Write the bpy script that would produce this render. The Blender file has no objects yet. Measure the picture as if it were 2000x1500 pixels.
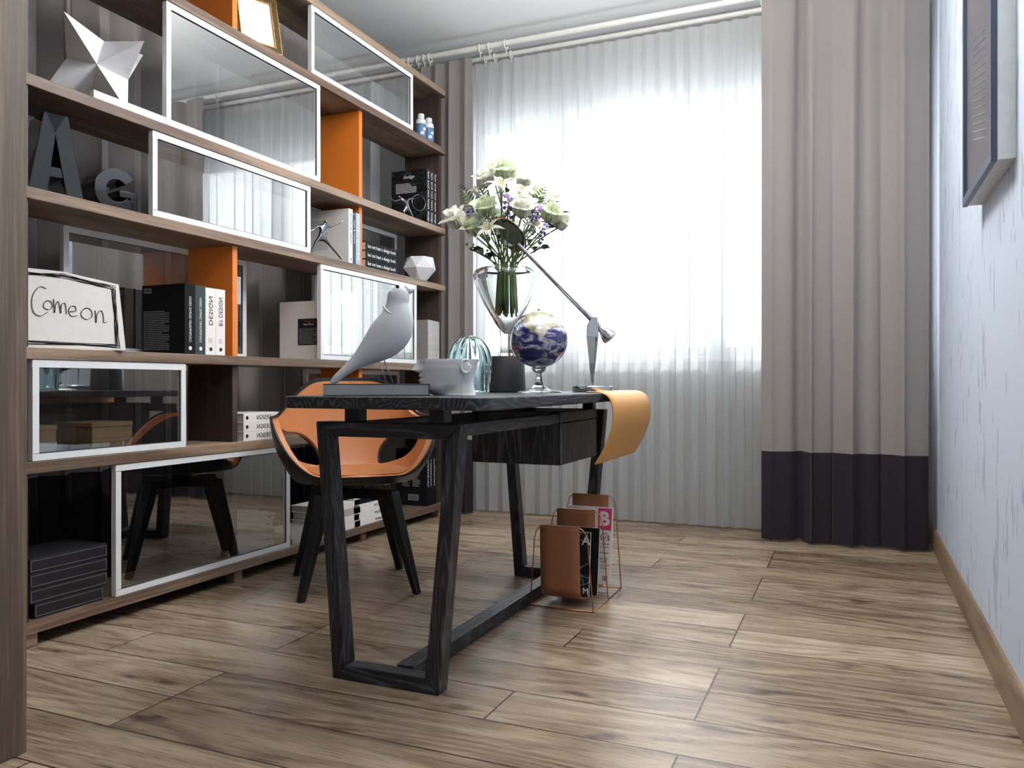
import bpy, bmesh, math, random
from math import sin, cos, pi, radians, atan, sqrt
from mathutils import Vector, Matrix, noise
random.seed(7)
C = bpy.context.scene.collection
# ------------------------------------------------------------------ camera
F = 1564.0; HOR = 748.0; TH = atan(670/F); CH = 0.80
FW = Vector((-sin(TH), cos(TH), 0)); RT = Vector((cos(TH), sin(TH), 0))
cam = bpy.data.cameras.new('camera'); co = bpy.data.objects.new('camera', cam); C.objects.link(co)
co.location = (0, 0, CH); co.rotation_euler = (pi/2, 0, TH)
cam.sensor_width = 36; cam.lens = F/2000*36; cam.shift_y = (HOR-750)/2000; cam.clip_start = .02
bpy.context.scene.camera = co
def W(u, v, d):
    return Vector((0, 0, CH)) + FW*d + RT*((u-1000)/F*d) + Vector((0, 0, (HOR-v)/F*d))
def d_at_X(u, X): return X/(-sin(TH)+cos(TH)*(u-1000)/F)
def YX(u, X):
    d = d_at_X(u, X); return (cos(TH)+sin(TH)*(u-1000)/F)*d
# ------------------------------------------------------------------ materials
def lin(c):
    return tuple(((x/255)/12.92 if x/255 <= .04045 else ((x/255+.055)/1.055)**2.4) for x in c)+(1,)
M = {}
def nm(name):
    m = bpy.data.materials.new(name); m.use_nodes = True; nt = m.node_tree; nt.nodes.clear()
    out = nt.nodes.new('ShaderNodeOutputMaterial'); M[name] = m
    return m, nt, out
def pr(name, rgb, rough=.5, metal=0, spec=.5, noise_amt=.06, nscale=30, bump=0, trans=0, ior=1.45, sheen=0, coat=0):
    m, nt, out = nm(name); b = nt.nodes.new('ShaderNodeBsdfPrincipled')
    b.inputs['Roughness'].default_value = rough; b.inputs['Metallic'].default_value = metal
    b.inputs['Specular IOR Level'].default_value = spec; b.inputs['IOR'].default_value = ior
    b.inputs['Transmission Weight'].default_value = trans; b.inputs['Coat Weight'].default_value = coat
    b.inputs['Sheen Weight'].default_value = sheen
    nt.links.new(b.outputs[0], out.inputs[0])
    tc = nt.nodes.new('ShaderNodeTexCoord'); n = nt.nodes.new('ShaderNodeTexNoise'); n.inputs['Scale'].default_value = nscale
    n.inputs['Detail'].default_value = 5
    nt.links.new(tc.outputs['Object'], n.inputs['Vector'])
    r = nt.nodes.new('ShaderNodeValToRGB'); base = lin(rgb)
    r.color_ramp.elements[0].position = .3; r.color_ramp.elements[1].position = .7
    r.color_ramp.elements[0].color = tuple(x*(1-noise_amt) for x in base[:3])+(1,)
    r.color_ramp.elements[1].color = tuple(min(1, x*(1+noise_amt)) for x in base[:3])+(1,)
    nt.links.new(n.outputs['Fac'], r.inputs[0]); nt.links.new(r.outputs[0], b.inputs['Base Color'])
    if bump:
        bp = nt.nodes.new('ShaderNodeBump'); bp.inputs['Strength'].default_value = bump; bp.inputs['Distance'].default_value = .002
        nt.links.new(n.outputs['Fac'], bp.inputs['Height']); nt.links.new(bp.outputs[0], b.inputs['Normal'])
    return m
def grain(name, dark, light, scl, rough=.45, dist=3, bump=.15, wscale=6, metal=0, coord='Object', spec=.5, wavew=.4):
    """wood: stretched noise plus distorted waves; scl = stretch vector"""
    m, nt, out = nm(name); L = nt.links.new; N = nt.nodes.new
    b = N('ShaderNodeBsdfPrincipled'); b.inputs['Roughness'].default_value = rough; b.inputs['Specular IOR Level'].default_value = spec
    L(b.outputs[0], out.inputs[0])
    tc = N('ShaderNodeTexCoord'); mp = N('ShaderNodeMapping'); mp.inputs['Scale'].default_value = scl
    L(tc.outputs[coord], mp.inputs[0])
    n = N('ShaderNodeTexNoise'); n.inputs['Scale'].default_value = 14; n.inputs['Detail'].default_value = 8; n.inputs['Roughness'].default_value = .7
    L(mp.outputs[0], n.inputs['Vector'])
    w = N('ShaderNodeTexNoise'); w.inputs['Scale'].default_value = wscale*.35; w.inputs['Detail'].default_value = 2
    L(mp.outputs[0], w.inputs['Vector'])
    mu = N('ShaderNodeMath'); mu.operation = 'MULTIPLY'; mu.inputs[1].default_value = dist*10; L(w.outputs['Fac'], mu.inputs[0])
    sn = N('ShaderNodeMath'); sn.operation = 'SINE'; L(mu.outputs[0], sn.inputs[0])
    a = N('ShaderNodeMath'); a.operation = 'MULTIPLY_ADD'; a.inputs[1].default_value = wavew*.5; L(sn.outputs[0], a.inputs[0])
    L(n.outputs['Fac'], a.inputs[2])
    r = N('ShaderNodeValToRGB'); r.color_ramp.elements[0].position = .3; r.color_ramp.elements[1].position = .75
    r.color_ramp.elements[0].color = lin(dark); r.color_ramp.elements[1].color = lin(light)
    L(a.outputs[0], r.inputs[0]); L(r.outputs[0], b.inputs['Base Color'])
    bp = N('ShaderNodeBump'); bp.inputs['Strength'].default_value = bump; bp.inputs['Distance'].default_value = .002
    L(a.outputs[0], bp.inputs['Height']); L(bp.outputs[0], b.inputs['Normal'])
    return m
grain('shelf_wood', (92, 73, 60), (152, 129, 109), (3, .35, 9), .5, 1.2, .15, 5)
grain('panel_wood', (84, 72, 62), (132, 114, 98), (9, 9, .25), .55, .9, .12, 5)
grain('side_wood', (58, 46, 40), (84, 68, 58), (9, 9, .3), .55, .9, .12, 5)
def ash(name, scl):
    m, nt, out = nm(name); L = nt.links.new; N = nt.nodes.new
    b = N('ShaderNodeBsdfPrincipled'); b.inputs['Roughness'].default_value = .42; L(b.outputs[0], out.inputs[0])
    tc = N('ShaderNodeTexCoord'); mp = N('ShaderNodeMapping'); mp.inputs['Scale'].default_value = scl; L(tc.outputs['Object'], mp.inputs[0])
    w = N('ShaderNodeTexNoise'); w.inputs['Scale'].default_value = 1.0; w.inputs['Detail'].default_value = 2.5; w.inputs['Roughness'].default_value = .45; L(mp.outputs[0], w.inputs['Vector'])
    mu = N('ShaderNodeMath'); mu.operation = 'MULTIPLY'; mu.inputs[1].default_value = 150; L(w.outputs['Fac'], mu.inputs[0])
    sn = N('ShaderNodeMath'); sn.operation = 'SINE'; L(mu.outputs[0], sn.inputs[0])
    f = N('ShaderNodeTexNoise'); f.inputs['Scale'].default_value = 22; f.inputs['Detail'].default_value = 6; L(mp.outputs[0], f.inputs['Vector'])
    a = N('ShaderNodeMath'); a.operation = 'MULTIPLY_ADD'; a.inputs[1].default_value = .35; L(sn.outputs[0], a.inputs[0]); L(f.outputs['Fac'], a.inputs[2])
    r = N('ShaderNodeValToRGB'); e = r.color_ramp.elements; e[0].position = .35; e[0].color = lin((27, 28, 32)); e[1].position = .98; e[1].color = lin((84, 87, 95))
    x = e.new(.70); x.color = lin((46, 47, 53)); L(a.outputs[0], r.inputs[0]); L(r.outputs[0], b.inputs['Base Color'])
    bp = N('ShaderNodeBump'); bp.inputs['Strength'].default_value = .3; bp.inputs['Distance'].default_value = .001; L(a.outputs[0], bp.inputs['Height']); L(bp.outputs[0], b.inputs['Normal'])
ash('black_ash_v', (8, 8, .8)); ash('black_ash_h', (.8, 8, 8)); ash('black_ash_y', (8, .8, 8))
grain('baseboard_wood', (96, 78, 60), (134, 112, 90), (6, .5, 6), .4, 1.5, .1, 5)
pr('orange', (216, 118, 38), .42, noise_amt=.03)
pr('white_metal', (232, 234, 236), .35, noise_amt=.02)
pr('white_matt', (226, 226, 228), .55, noise_amt=.02)
pr('white_gloss', (236, 236, 238), .22, noise_amt=.02)
pr('paper_white', (236, 234, 230), .7, noise_amt=.03)
pr('page_edge', (205, 200, 190), .85, noise_amt=.1, nscale=200)
pr('ink', (22, 22, 24), .6); pr('white_ink', (232, 232, 232), .6); pr('red_ink', (190, 40, 48), .6); pr('grey_ink', (150, 150, 152), .6)
pr('black_cover', (17, 18, 20), .65, spec=.2); pr('green_cover', (42, 56, 56), .45); pr('grey_cover', (178, 176, 172), .55)
pr('blue_cover', (150, 178, 196), .5); pr('black_lacquer', (9, 9, 11), .12, coat=.4)
pr('charcoal_box', (30, 28, 34), .4); pr('kraft', (176, 142, 104), .8, bump=.2, nscale=60)
pr('ceiling_paint', (226, 229, 230), .9, noise_amt=.01); pr('wall_paint', (205, 207, 208), .9, noise_amt=.02)
pr('rod_metal', (214, 214, 210), .35); pr('chrome', (225, 226, 230), .06, 1, noise_amt=.02); pr('dark_chrome', (120, 122, 126), .12, 1)
pr('steel_grey', (150, 150, 154), .3, .6)
pr('copper', (196, 138, 96), .28, 1); pr('tan_leather', (186, 121, 74), .34, bump=.25, nscale=220, noise_amt=.05)
pr('mat_leather', (204, 150, 84), .42, bump=.15, nscale=260, noise_amt=.04); pr('sling_leather', (158, 104, 72), .5, bump=.2, nscale=220)
pr('black_shell', (22, 22, 24), .38); pr('black_wood', (15, 15, 17), .35)
pr('book_grey', (150, 152, 156), .4); pr('bird_grey', (196, 198, 204), .45, noise_amt=.02); pr('eye', (12, 12, 14), .1)
pr('matt_black', (44, 45, 48), .65); pr('frame_blue', (62, 70, 88), .4); pr('gold', (186, 140, 66), .3, 1, bump=.8, nscale=160, noise_amt=.4)
pr('purple', (104, 72, 140), .5); pr('leaf', (56, 78, 44), .45, noise_amt=.25, nscale=50); pr('stem', (92, 116, 52), .45, noise_amt=.2, nscale=50)
pr('stamen', (190, 176, 90), .6); pr('bottle_blue', (84, 120, 158), .35); pr('pink', (222, 62, 120), .5); pr('navy', (26, 30, 42), .3)
pr('picture_dark', (86, 86, 90), .25, noise_amt=.25, nscale=6); pr('mount', (216, 220, 220), .6); pr('rubber', (10, 10, 10), .7)
def glassmat(name, col, ior=1.45, rough=0.0):
    m, nt, out = nm(name); g = nt.nodes.new('ShaderNodeBsdfGlass'); g.inputs['Color'].default_value = col
    g.inputs['IOR'].default_value = ior; g.inputs['Roughness'].default_value = rough
    n = nt.nodes.new('ShaderNodeTexNoise'); n.inputs['Scale'].default_value = 6
    bp = nt.nodes.new('ShaderNodeBump'); bp.inputs['Strength'].default_value = .02
    nt.links.new(n.outputs['Fac'], bp.inputs['Height']); nt.links.new(bp.outputs[0], g.inputs['Normal'])
    nt.links.new(g.outputs[0], out.inputs[0]); return m
glassmat('clear_glass', (.97, .985, .98, 1)); glassmat('teal_glass', (.89, .972, .978, 1), 1.5)
def pane(name, tint, refl, rcol=(1, 1, 1, 1)):
    m, nt, out = nm(name); L = nt.links.new; N = nt.nodes.new
    t = N('ShaderNodeBsdfTransparent'); t.inputs[0].default_value = tint
    g = N('ShaderNodeBsdfGlossy'); g.inputs['Roughness'].default_value = .015; g.inputs['Color'].default_value = rcol
    fr = N('ShaderNodeFresnel'); fr.inputs['IOR'].default_value = 1.5
    ad = N('ShaderNodeMath'); ad.operation = 'ADD'; ad.use_clamp = True; ad.inputs[1].default_value = refl; L(fr.outputs[0], ad.inputs[0])
    ge = N('ShaderNodeNewGeometry'); iv = N('ShaderNodeMath'); iv.operation = 'SUBTRACT'; iv.inputs[0].default_value = 1; L(ge.outputs['Backfacing'], iv.inputs[1])
    mm = N('ShaderNodeMath'); mm.operation = 'MULTIPLY'; L(ad.outputs[0], mm.inputs[0]); L(iv.outputs[0], mm.inputs[1])
    mx = N('ShaderNodeMixShader'); L(mm.outputs[0], mx.inputs[0]); L(t.outputs[0], mx.inputs[1]); L(g.outputs[0], mx.inputs[2])
    L(mx.outputs[0], out.inputs[0]); return m
pane('door_glass', (.84, .87, .88, 1), .32); pane('window_glass', (.97, .98, .98, 1), .0)
def sheer():
    m, nt, out = nm('sheer_fabric'); L = nt.links.new; N = nt.nodes.new
    t = N('ShaderNodeBsdfTransparent'); tr = N('ShaderNodeBsdfTranslucent'); df = N('ShaderNodeBsdfDiffuse')
    tr.inputs[0].default_value = (.92, .95, .97, 1); df.inputs[0].default_value = (.50, .51, .51, 1)
    tc = N('ShaderNodeTexCoord'); mp = N('ShaderNodeMapping'); mp.inputs['Scale'].default_value = (40, 40, 2)
    n = N('ShaderNodeTexNoise'); n.inputs['Scale'].default_value = 3; L(tc.outputs['Object'], mp.inputs[0]); L(mp.outputs[0], n.inputs['Vector'])
    a = N('ShaderNodeMixShader'); a.inputs[0].default_value = .5; L(tr.outputs[0], a.inputs[1]); L(df.outputs[0], a.inputs[2])
    mr = N('ShaderNodeMapRange'); mr.inputs['To Min'].default_value = .68; mr.inputs['To Max'].default_value = .84; L(n.outputs['Fac'], mr.inputs[0])
    b = N('ShaderNodeMixShader'); L(mr.outputs[0], b.inputs[0]); L(t.outputs[0], b.inputs[1]); L(a.outputs[0], b.inputs[2])
    L(b.outputs[0], out.inputs[0])
sheer()
def cloth(name, rgb, transl=.15):
    m, nt, out = nm(name); L = nt.links.new; N = nt.nodes.new
    d = N('ShaderNodeBsdfPrincipled'); d.inputs['Roughness'].default_value = .8; d.inputs['Sheen Weight'].default_value = .05 if 'dark' in name else .2
    d.inputs['Specular IOR Level'].default_value = .15
    tr = N('ShaderNodeBsdfTranslucent'); tr.inputs[0].default_value = lin(rgb)
    n = N('ShaderNodeTexNoise'); n.inputs['Scale'].default_value = 260; tc = N('ShaderNodeTexCoord'); L(tc.outputs['Object'], n.inputs['Vector'])
    r = N('ShaderNodeValToRGB'); b0 = lin(rgb); r.color_ramp.elements[0].color = tuple(x*.9 for x in b0[:3])+(1,)
    r.color_ramp.elements[1].color = tuple(min(1, x*1.08) for x in b0[:3])+(1,)
    L(n.outputs['Fac'], r.inputs[0]); L(r.outputs[0], d.inputs['Base Color'])
    mx = N('ShaderNodeMixShader'); mx.inputs[0].default_value = transl; L(d.outputs[0], mx.inputs[1]); L(tr.outputs[0], mx.inputs[2])
    L(mx.outputs[0], out.inputs[0])
cloth('petal', (240, 241, 230), .42); cloth('petal_green', (228, 234, 208), .42)
cloth('drape_taupe', (130, 124, 122), .04); cloth('drape_dark', (38, 33, 39), .01)
def floor_mat():
    m, nt, out = nm('oak_planks'); L = nt.links.new; N = nt.nodes.new
    b = N('ShaderNodeBsdfPrincipled'); L(b.outputs[0], out.inputs[0])
    tc = N('ShaderNodeTexCoord'); mp = N('ShaderNodeMapping'); mp.inputs['Location'].default_value = (.35, -.015, 0)
    L(tc.outputs['Object'], mp.inputs[0])
    def brick(mort):
        k = N('ShaderNodeTexBrick'); k.offset = .37; k.offset_frequency = 3; k.inputs['Scale'].default_value = 1
        k.inputs['Brick Width'].default_value = 1.25; k.inputs['Row Height'].default_value = .19
        k.inputs['Mortar Size'].default_value = mort; k.inputs['Mortar Smooth'].default_value = .2; k.inputs['Bias'].default_value = 0
        k.inputs['Color1'].default_value = (0, 0, 0, 1); k.inputs['Color2'].default_value = (1, 1, 1, 1); k.inputs['Mortar'].default_value = (.5, .5, .5, 1)
        L(mp.outputs[0], k.inputs['Vector']); return k
    k = brick(.0026)
    # per plank offset of the grain
    sc = N('ShaderNodeVectorMath'); sc.operation = 'SCALE'; sc.inputs['Scale'].default_value = 37.0; L(k.outputs['Color'], sc.inputs[0])
    ad = N('ShaderNodeVectorMath'); ad.operation = 'ADD'; L(tc.outputs['Object'], ad.inputs[0]); L(sc.outputs[0], ad.inputs[1])
    def stretched(v, scale, detail=6, rough=.6):
        mm = N('ShaderNodeMapping'); mm.inputs['Scale'].default_value = v; L(ad.outputs[0], mm.inputs[0])
        n = N('ShaderNodeTexNoise'); n.inputs['Scale'].default_value = scale; n.inputs['Detail'].default_value = detail; n.inputs['Roughness'].default_value = rough
        L(mm.outputs[0], n.inputs['Vector']); return n
    fine = stretched((1.6, 46, 1), 5, 8, .6); blotch = stretched((.8, 5, 1), 1.5, 3, .5); ring = stretched((.55, 4.2, 1), 1.0, 2, .4)
    knot = stretched((3.2, 9, 1), 1.5, 3, .55)
    mu = N('ShaderNodeMath'); mu.operation = 'MULTIPLY'; mu.inputs[1].default_value = 110; L(ring.outputs['Fac'], mu.inputs[0])
    sn = N('ShaderNodeMath'); sn.operation = 'SINE'; L(mu.outputs[0], sn.inputs[0])
    a1 = N('ShaderNodeMath'); a1.operation = 'MULTIPLY_ADD'; a1.inputs[1].default_value = .06; L(sn.outputs[0], a1.inputs[0]); f6 = N('ShaderNodeMath'); f6.operation = 'MULTIPLY'; f6.inputs[1].default_value = .46; L(fine.outputs['Fac'], f6.inputs[0]); L(f6.outputs[0], a1.inputs[2])
    a2 = N('ShaderNodeMath'); a2.operation = 'MULTIPLY_ADD'; a2.inputs[1].default_value = .30; L(blotch.outputs['Fac'], a2.inputs[0]); L(a1.outputs[0], a2.inputs[2])
    sx = N('ShaderNodeSeparateColor'); L(k.outputs['Color'], sx.inputs[0])
    a3 = N('ShaderNodeMath'); a3.operation = 'MULTIPLY_ADD'; a3.inputs[1].default_value = .16; L(sx.outputs[0], a3.inputs[0]); L(a2.outputs[0], a3.inputs[2])
    r = N('ShaderNodeValToRGB'); e = r.color_ramp.elements
    e[0].position = .27; e[0].color = lin((84, 68, 54)); e[1].position = .69; e[1].color = lin((184, 168, 146))
    x = e.new(.465); x.color = lin((142, 122, 101))
    L(a3.outputs[0], r.inputs[0])
    kr = N('ShaderNodeValToRGB'); kr.color_ramp.elements[0].position = .615; kr.color_ramp.elements[0].color = (1, 1, 1, 1)
    kr.color_ramp.elements[1].position = .73; kr.color_ramp.elements[1].color = (.26, .21, .17, 1); L(knot.outputs['Fac'], kr.inputs[0])
    mk = N('ShaderNodeMix'); mk.data_type = 'RGBA'; mk.blend_type = 'MULTIPLY'; mk.inputs[0].default_value = 1
    L(r.outputs[0], mk.inputs[6]); L(kr.outputs[0], mk.inputs[7])
    mo = N('ShaderNodeMix'); mo.data_type = 'RGBA'; L(k.outputs['Fac'], mo.inputs[0]); L(mk.outputs[2], mo.inputs[6]); mo.inputs[7].default_value = lin((52, 38, 28))
    L(mo.outputs[2], b.inputs['Base Color'])
    rr = N('ShaderNodeMapRange'); rr.inputs['To Min'].default_value = .18; rr.inputs['To Max'].default_value = .40; L(fine.outputs['Fac'], rr.inputs[0]); L(rr.outputs[0], b.inputs['Roughness'])
    bp = N('ShaderNodeBump'); bp.inputs['Strength'].default_value = .28; bp.inputs['Distance'].default_value = .002
    sb = N('ShaderNodeMath'); sb.operation = 'SUBTRACT'; L(a1.outputs[0], sb.inputs[0]); L(k.outputs['Fac'], sb.inputs[1])
    L(sb.outputs[0], bp.inputs['Height']); L(bp.outputs[0], b.inputs['Normal'])
floor_mat()
def wallpaper():
    m, nt, out = nm('blue_wallpaper'); L = nt.links.new; N = nt.nodes.new
    b = N('ShaderNodeBsdfPrincipled'); b.inputs['Roughness'].default_value = .75; L(b.outputs[0], out.inputs[0])
    tc = N('ShaderNodeTexCoord'); mp = N('ShaderNodeMapping'); mp.inputs['Scale'].default_value = (1, 15, 4.2); L(tc.outputs['Object'], mp.inputs[0])
    n = N('ShaderNodeTexNoise'); n.inputs['Scale'].default_value = 1.5; n.inputs['Detail'].default_value = 1.5; n.inputs['Roughness'].default_value = .6; L(mp.outputs[0], n.inputs['Vector'])
    mp2 = N('ShaderNodeMapping'); mp2.inputs['Scale'].default_value = (1, 3, 2); L(tc.outputs['Object'], mp2.inputs[0])
    n2 = N('ShaderNodeTexNoise'); n2.inputs['Scale'].default_value = 1.6; L(mp2.outputs[0], n2.inputs['Vector'])
    ad = N('ShaderNodeMath'); ad.operation = 'MULTIPLY_ADD'; ad.inputs[1].default_value = .16; L(n2.outputs['Fac'], ad.inputs[0]); L(n.outputs['Fac'], ad.inputs[2])
    r = N('ShaderNodeValToRGB'); e = r.color_ramp.elements
    e[0].position = .705; e[0].color = lin((194, 204, 220)); e[1].position = .72; e[1].color = lin((164, 174, 192))
    L(ad.outputs[0], r.inputs[0]); L(r.outputs[0], b.inputs['Base Color'])
wallpaper()
def marble_cover(name, dark, light, scale=25):
    m, nt, out = nm(name); L = nt.links.new; N = nt.nodes.new
    b = N('ShaderNodeBsdfPrincipled'); b.inputs['Roughness'].default_value = .5; b.inputs['Specular IOR Level'].default_value = .25; L(b.outputs[0], out.inputs[0])
    tc = N('ShaderNodeTexCoord'); v = N('ShaderNodeTexVoronoi'); v.feature = 'DISTANCE_TO_EDGE'; v.inputs['Scale'].default_value = scale
    n = N('ShaderNodeTexNoise'); n.inputs['Scale'].default_value = scale*.5; L(tc.outputs['Object'], n.inputs['Vector'])
    mx = N('ShaderNodeVectorMath'); mx.operation = 'MULTIPLY_ADD'; mx.inputs[1].default_value = (.3, .3, .3); L(n.outputs['Color'], mx.inputs[0]); L(tc.outputs['Object'], mx.inputs[2])
    L(mx.outputs[0], v.inputs['Vector'])
    r = N('ShaderNodeValToRGB'); r.color_ramp.elements[0].color = lin(light); r.color_ramp.elements[1].position = .06; r.color_ramp.elements[1].color = lin(dark)
    L(v.outputs['Distance'], r.inputs[0]); L(r.outputs[0], b.inputs['Base Color'])
marble_cover('black_pattern', (14, 14, 16), (66, 66, 68), 18); marble_cover('scribble_pattern', (150, 148, 144), (30, 28, 28), 60)
marble_cover('lacquer_pattern', (8, 8, 10), (60, 60, 62), 50); marble_cover('mag_dark', (22, 26, 36), (120, 126, 132), 14)
marble_cover('ornate_frame', (46, 34, 22), (150, 120, 78), 90)
def globe_mat():
    m, nt, out = nm('globe_paint'); L = nt.links.new; N = nt.nodes.new
    b = N('ShaderNodeBsdfPrincipled'); b.inputs['Roughness'].default_value = .15; b.inputs['Coat Weight'].default_value = .6; L(b.outputs[0], out.inputs[0])
    at = N('ShaderNodeAttribute'); at.attribute_name = 'land'
    tc = N('ShaderNodeTexCoord')
    n0 = N('ShaderNodeTexNoise'); n0.inputs['Scale'].default_value = 18; n0.inputs['Detail'].default_value = 5; L(tc.outputs['Object'], n0.inputs['Vector'])
    lr = N('ShaderNodeValToRGB'); lr.color_ramp.elements[0].position = .35; lr.color_ramp.elements[0].color = lin((120, 120, 84)); lr.color_ramp.elements[1].position = .65; lr.color_ramp.elements[1].color = lin((196, 186, 160)); L(n0.outputs['Fac'], lr.inputs[0])
    mx = N('ShaderNodeMix'); mx.data_type = 'RGBA'; L(at.outputs['Fac'], mx.inputs[0]); mx.inputs[6].default_value = lin((28, 28, 96)); L(lr.outputs[0], mx.inputs[7])
    mp = N('ShaderNodeMapping'); mp.inputs['Scale'].default_value = (1, 1, 2.2); mp.inputs['Rotation'].default_value = (.3, .35, 0); L(tc.outputs['Object'], mp.inputs[0])
    n = N('ShaderNodeTexNoise'); n.inputs['Scale'].default_value = 16; n.inputs['Detail'].default_value = 9; n.inputs['Roughness'].default_value = .68; n.inputs['Distortion'].default_value = .8; L(mp.outputs[0], n.inputs['Vector'])
    cr = N('ShaderNodeValToRGB'); cr.color_ramp.elements[0].position = .47; cr.color_ramp.elements[1].position = .64; L(n.outputs['Fac'], cr.inputs[0])
    m2 = N('ShaderNodeMix'); m2.data_type = 'RGBA'; L(cr.outputs[0], m2.inputs[0]); L(mx.outputs[2], m2.inputs[6]); m2.inputs[7].default_value = (.80, .80, .84, 1)
    L(m2.outputs[2], b.inputs['Base Color'])
globe_mat()
# ------------------------------------------------------------------ mesh builder
class MB:
    def __init__(s): s.v = []; s.f = []
    def add(s, vs, fs, mat=None):
        o = len(s.v)
        s.v += [tuple(mat @ Vector(p)) if mat else tuple(p) for p in vs]
        s.f += [tuple(i+o for i in f) for f in fs]; return s
    def box(s, x0, x1, y0, y1, z0, z1, mat=None):
        vs = [(x0, y0, z0), (x1, y0, z0), (x1, y1, z0), (x0, y1, z0), (x0, y0, z1), (x1, y0, z1), (x1, y1, z1), (x0, y1, z1)]
        return s.add(vs, [(0, 3, 2, 1), (4, 5, 6, 7), (0, 1, 5, 4), (1, 2, 6, 5), (2, 3, 7, 6), (3, 0, 4, 7)], mat)
    def prism(s, pts, ax, a0, a1, mat=None):
        """2D outline pts extruded along axis ax ('x','y','z')"""
        n = len(pts); vs = []
        for a in (a0, a1):
            for p, q in pts:
                vs.append({'x': (a, p, q), 'y': (p, a, q), 'z': (p, q, a)}[ax])
        fs = [tuple(range(n))[::-1], tuple(range(n, 2*n))] + [(i, (i+1) % n, n+(i+1) % n, n+i) for i in range(n)]
        return s.add(vs, fs, mat)
    def lathe(s, prof, seg=32, loc=(0, 0, 0), mat=None):
        vs = []; fs = []; n = len(prof)
        for i in range(seg):
            a = 2*pi*i/seg
            for r, z in prof: vs.append((loc[0]+r*cos(a), loc[1]+r*sin(a), loc[2]+z))
        for i in range(seg):
            j = (i+1) % seg
            for k in range(n-1):
                fs.append((i*n+k, j*n+k, j*n+k+1, i*n+k+1))
        return s.add(vs, fs, mat)
    def tube(s, pts, r, seg=8, cap=True, mat=None, closed=False):
        pts = [Vector(p) for p in pts]; n = len(pts); rs = r if isinstance(r, (list, tuple)) else [r]*n
        vs = []; fs = []; up = None
        for i, p in enumerate(pts):
            if closed: t = pts[(i+1) % n]-pts[i-1]
            else: t = pts[min(i+1, n-1)]-pts[max(i-1, 0)]
            t.normalize()
            if up is None:
                up = Vector((0, 0, 1)) if abs(t.z) < .9 else Vector((1, 0, 0))
            a = t.cross(up)
            if a.length < 1e-4: a = t.cross(Vector((0, 1, 0)))
            a.normalize(); b = a.cross(t); up = b
            for k in range(seg):
                th = 2*pi*k/seg; vs.append(p+a*cos(th)*rs[i]+b*sin(th)*rs[i])
        m = n if closed else n-1
        for i in range(m):
            j = (i+1) % n
            for k in range(seg):
                l = (k+1) % seg; fs.append((i*seg+k, j*seg+k, j*seg+l, i*seg+l))
        if cap and not closed:
            fs.append(tuple(range(seg))); fs.append(tuple(range((n-1)*seg, n*seg))[::-1])
        return s.add(vs, fs, mat)
    def grid(s, fn, nu, nv, mat=None, wrap=False):
        vs = [fn(i/nu, j/nv) for i in range(nu+1) for j in range(nv+1)]
        fs = [(i*(nv+1)+j, (i+1)*(nv+1)+j, (i+1)*(nv+1)+j+1, i*(nv+1)+j+1) for i in range(nu) for j in range(nv)]
        return s.add(vs, fs, mat)
    def ell(s, c, r, nu=16, nv=10, mat=None):
        c = Vector(c)
        def fn(u, v):
            a = 2*pi*u; b = pi*v-pi/2
            return (c.x+r[0]*cos(b)*cos(a), c.y+r[1]*cos(b)*sin(a), c.z+r[2]*sin(b))
        return s.grid(fn, nu, nv, mat)
    def build(s, name, mat, parent=None, smooth=None, bevel=0, loc=None, weld=True, solid=0, sub=0):
        me = bpy.data.meshes.new(name); me.from_pydata(s.v, [], s.f); me.update()
        bm = bmesh.new(); bm.from_mesh(me)
        if weld: bmesh.ops.remove_doubles(bm, verts=bm.verts, dist=1e-5)
        bmesh.ops.recalc_face_normals(bm, faces=bm.faces); bm.to_mesh(me); bm.free()
        o = bpy.data.objects.new(name, me); C.objects.link(o)
        me.materials.append(M[mat] if isinstance(mat, str) else mat)
        if parent: o.parent = parent
        if loc: o.location = loc
        if bevel:
            b = o.modifiers.new('bevel', 'BEVEL'); b.width = bevel; b.segments = 2; b.limit_method = 'ANGLE'; b.angle_limit = radians(40)
        if solid:
            m = o.modifiers.new('solid', 'SOLIDIFY'); m.thickness = solid; m.offset = 0
        if sub:
            m = o.modifiers.new('sub', 'SUBSURF'); m.levels = sub; m.render_levels = sub
        if smooth:
            me.shade_smooth()
            if smooth < 179: me.set_sharp_from_angle(angle=radians(smooth))
        return o
def tag(o, label, cat, group=None):
    o['label'] = label; o['category'] = cat
    if group: o['group'] = group
    return o
def thing(name, label, cat, loc=(0, 0, 0), rz=0, group=None):
    o = bpy.data.objects.new(name, None); C.objects.link(o); o.location = loc; o.rotation_euler = (0, 0, rz)
    o.empty_display_size = .05
    return tag(o, label, cat, group)
def struct(o): o['kind'] = 'structure'; return o
def text_mesh(s, size, mat, parent, mtx, name='printed_text', mirror=False, depth=.0003, bold=0, width=None):
    cu = bpy.data.curves.new('t', 'FONT'); cu.body = s; cu.size = size; cu.extrude = depth; cu.align_x = 'CENTER'; cu.align_y = 'CENTER'
    cu.resolution_u = 3; cu.offset = bold
    ob = bpy.data.objects.new('t', cu); C.objects.link(ob)
    bpy.context.view_layer.update()
    me = bpy.data.meshes.new_from_object(ob.evaluated_get(bpy.context.evaluated_depsgraph_get()))
    bpy.data.objects.remove(ob); bpy.data.curves.remove(cu)
    xs = [v.co.x for v in me.vertices]; w = max(xs)-min(xs)
    sx = (width/w) if width else 1
    me.transform(mtx @ Matrix.Diagonal((-sx if mirror else sx, 1, 1, 1)))
    if mirror: me.flip_normals()
    me.materials.clear(); me.materials.append(M[mat]); me.name = name
    o = bpy.data.objects.new(name, me); C.objects.link(o)
    if parent: o.parent = parent
    return o
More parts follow.
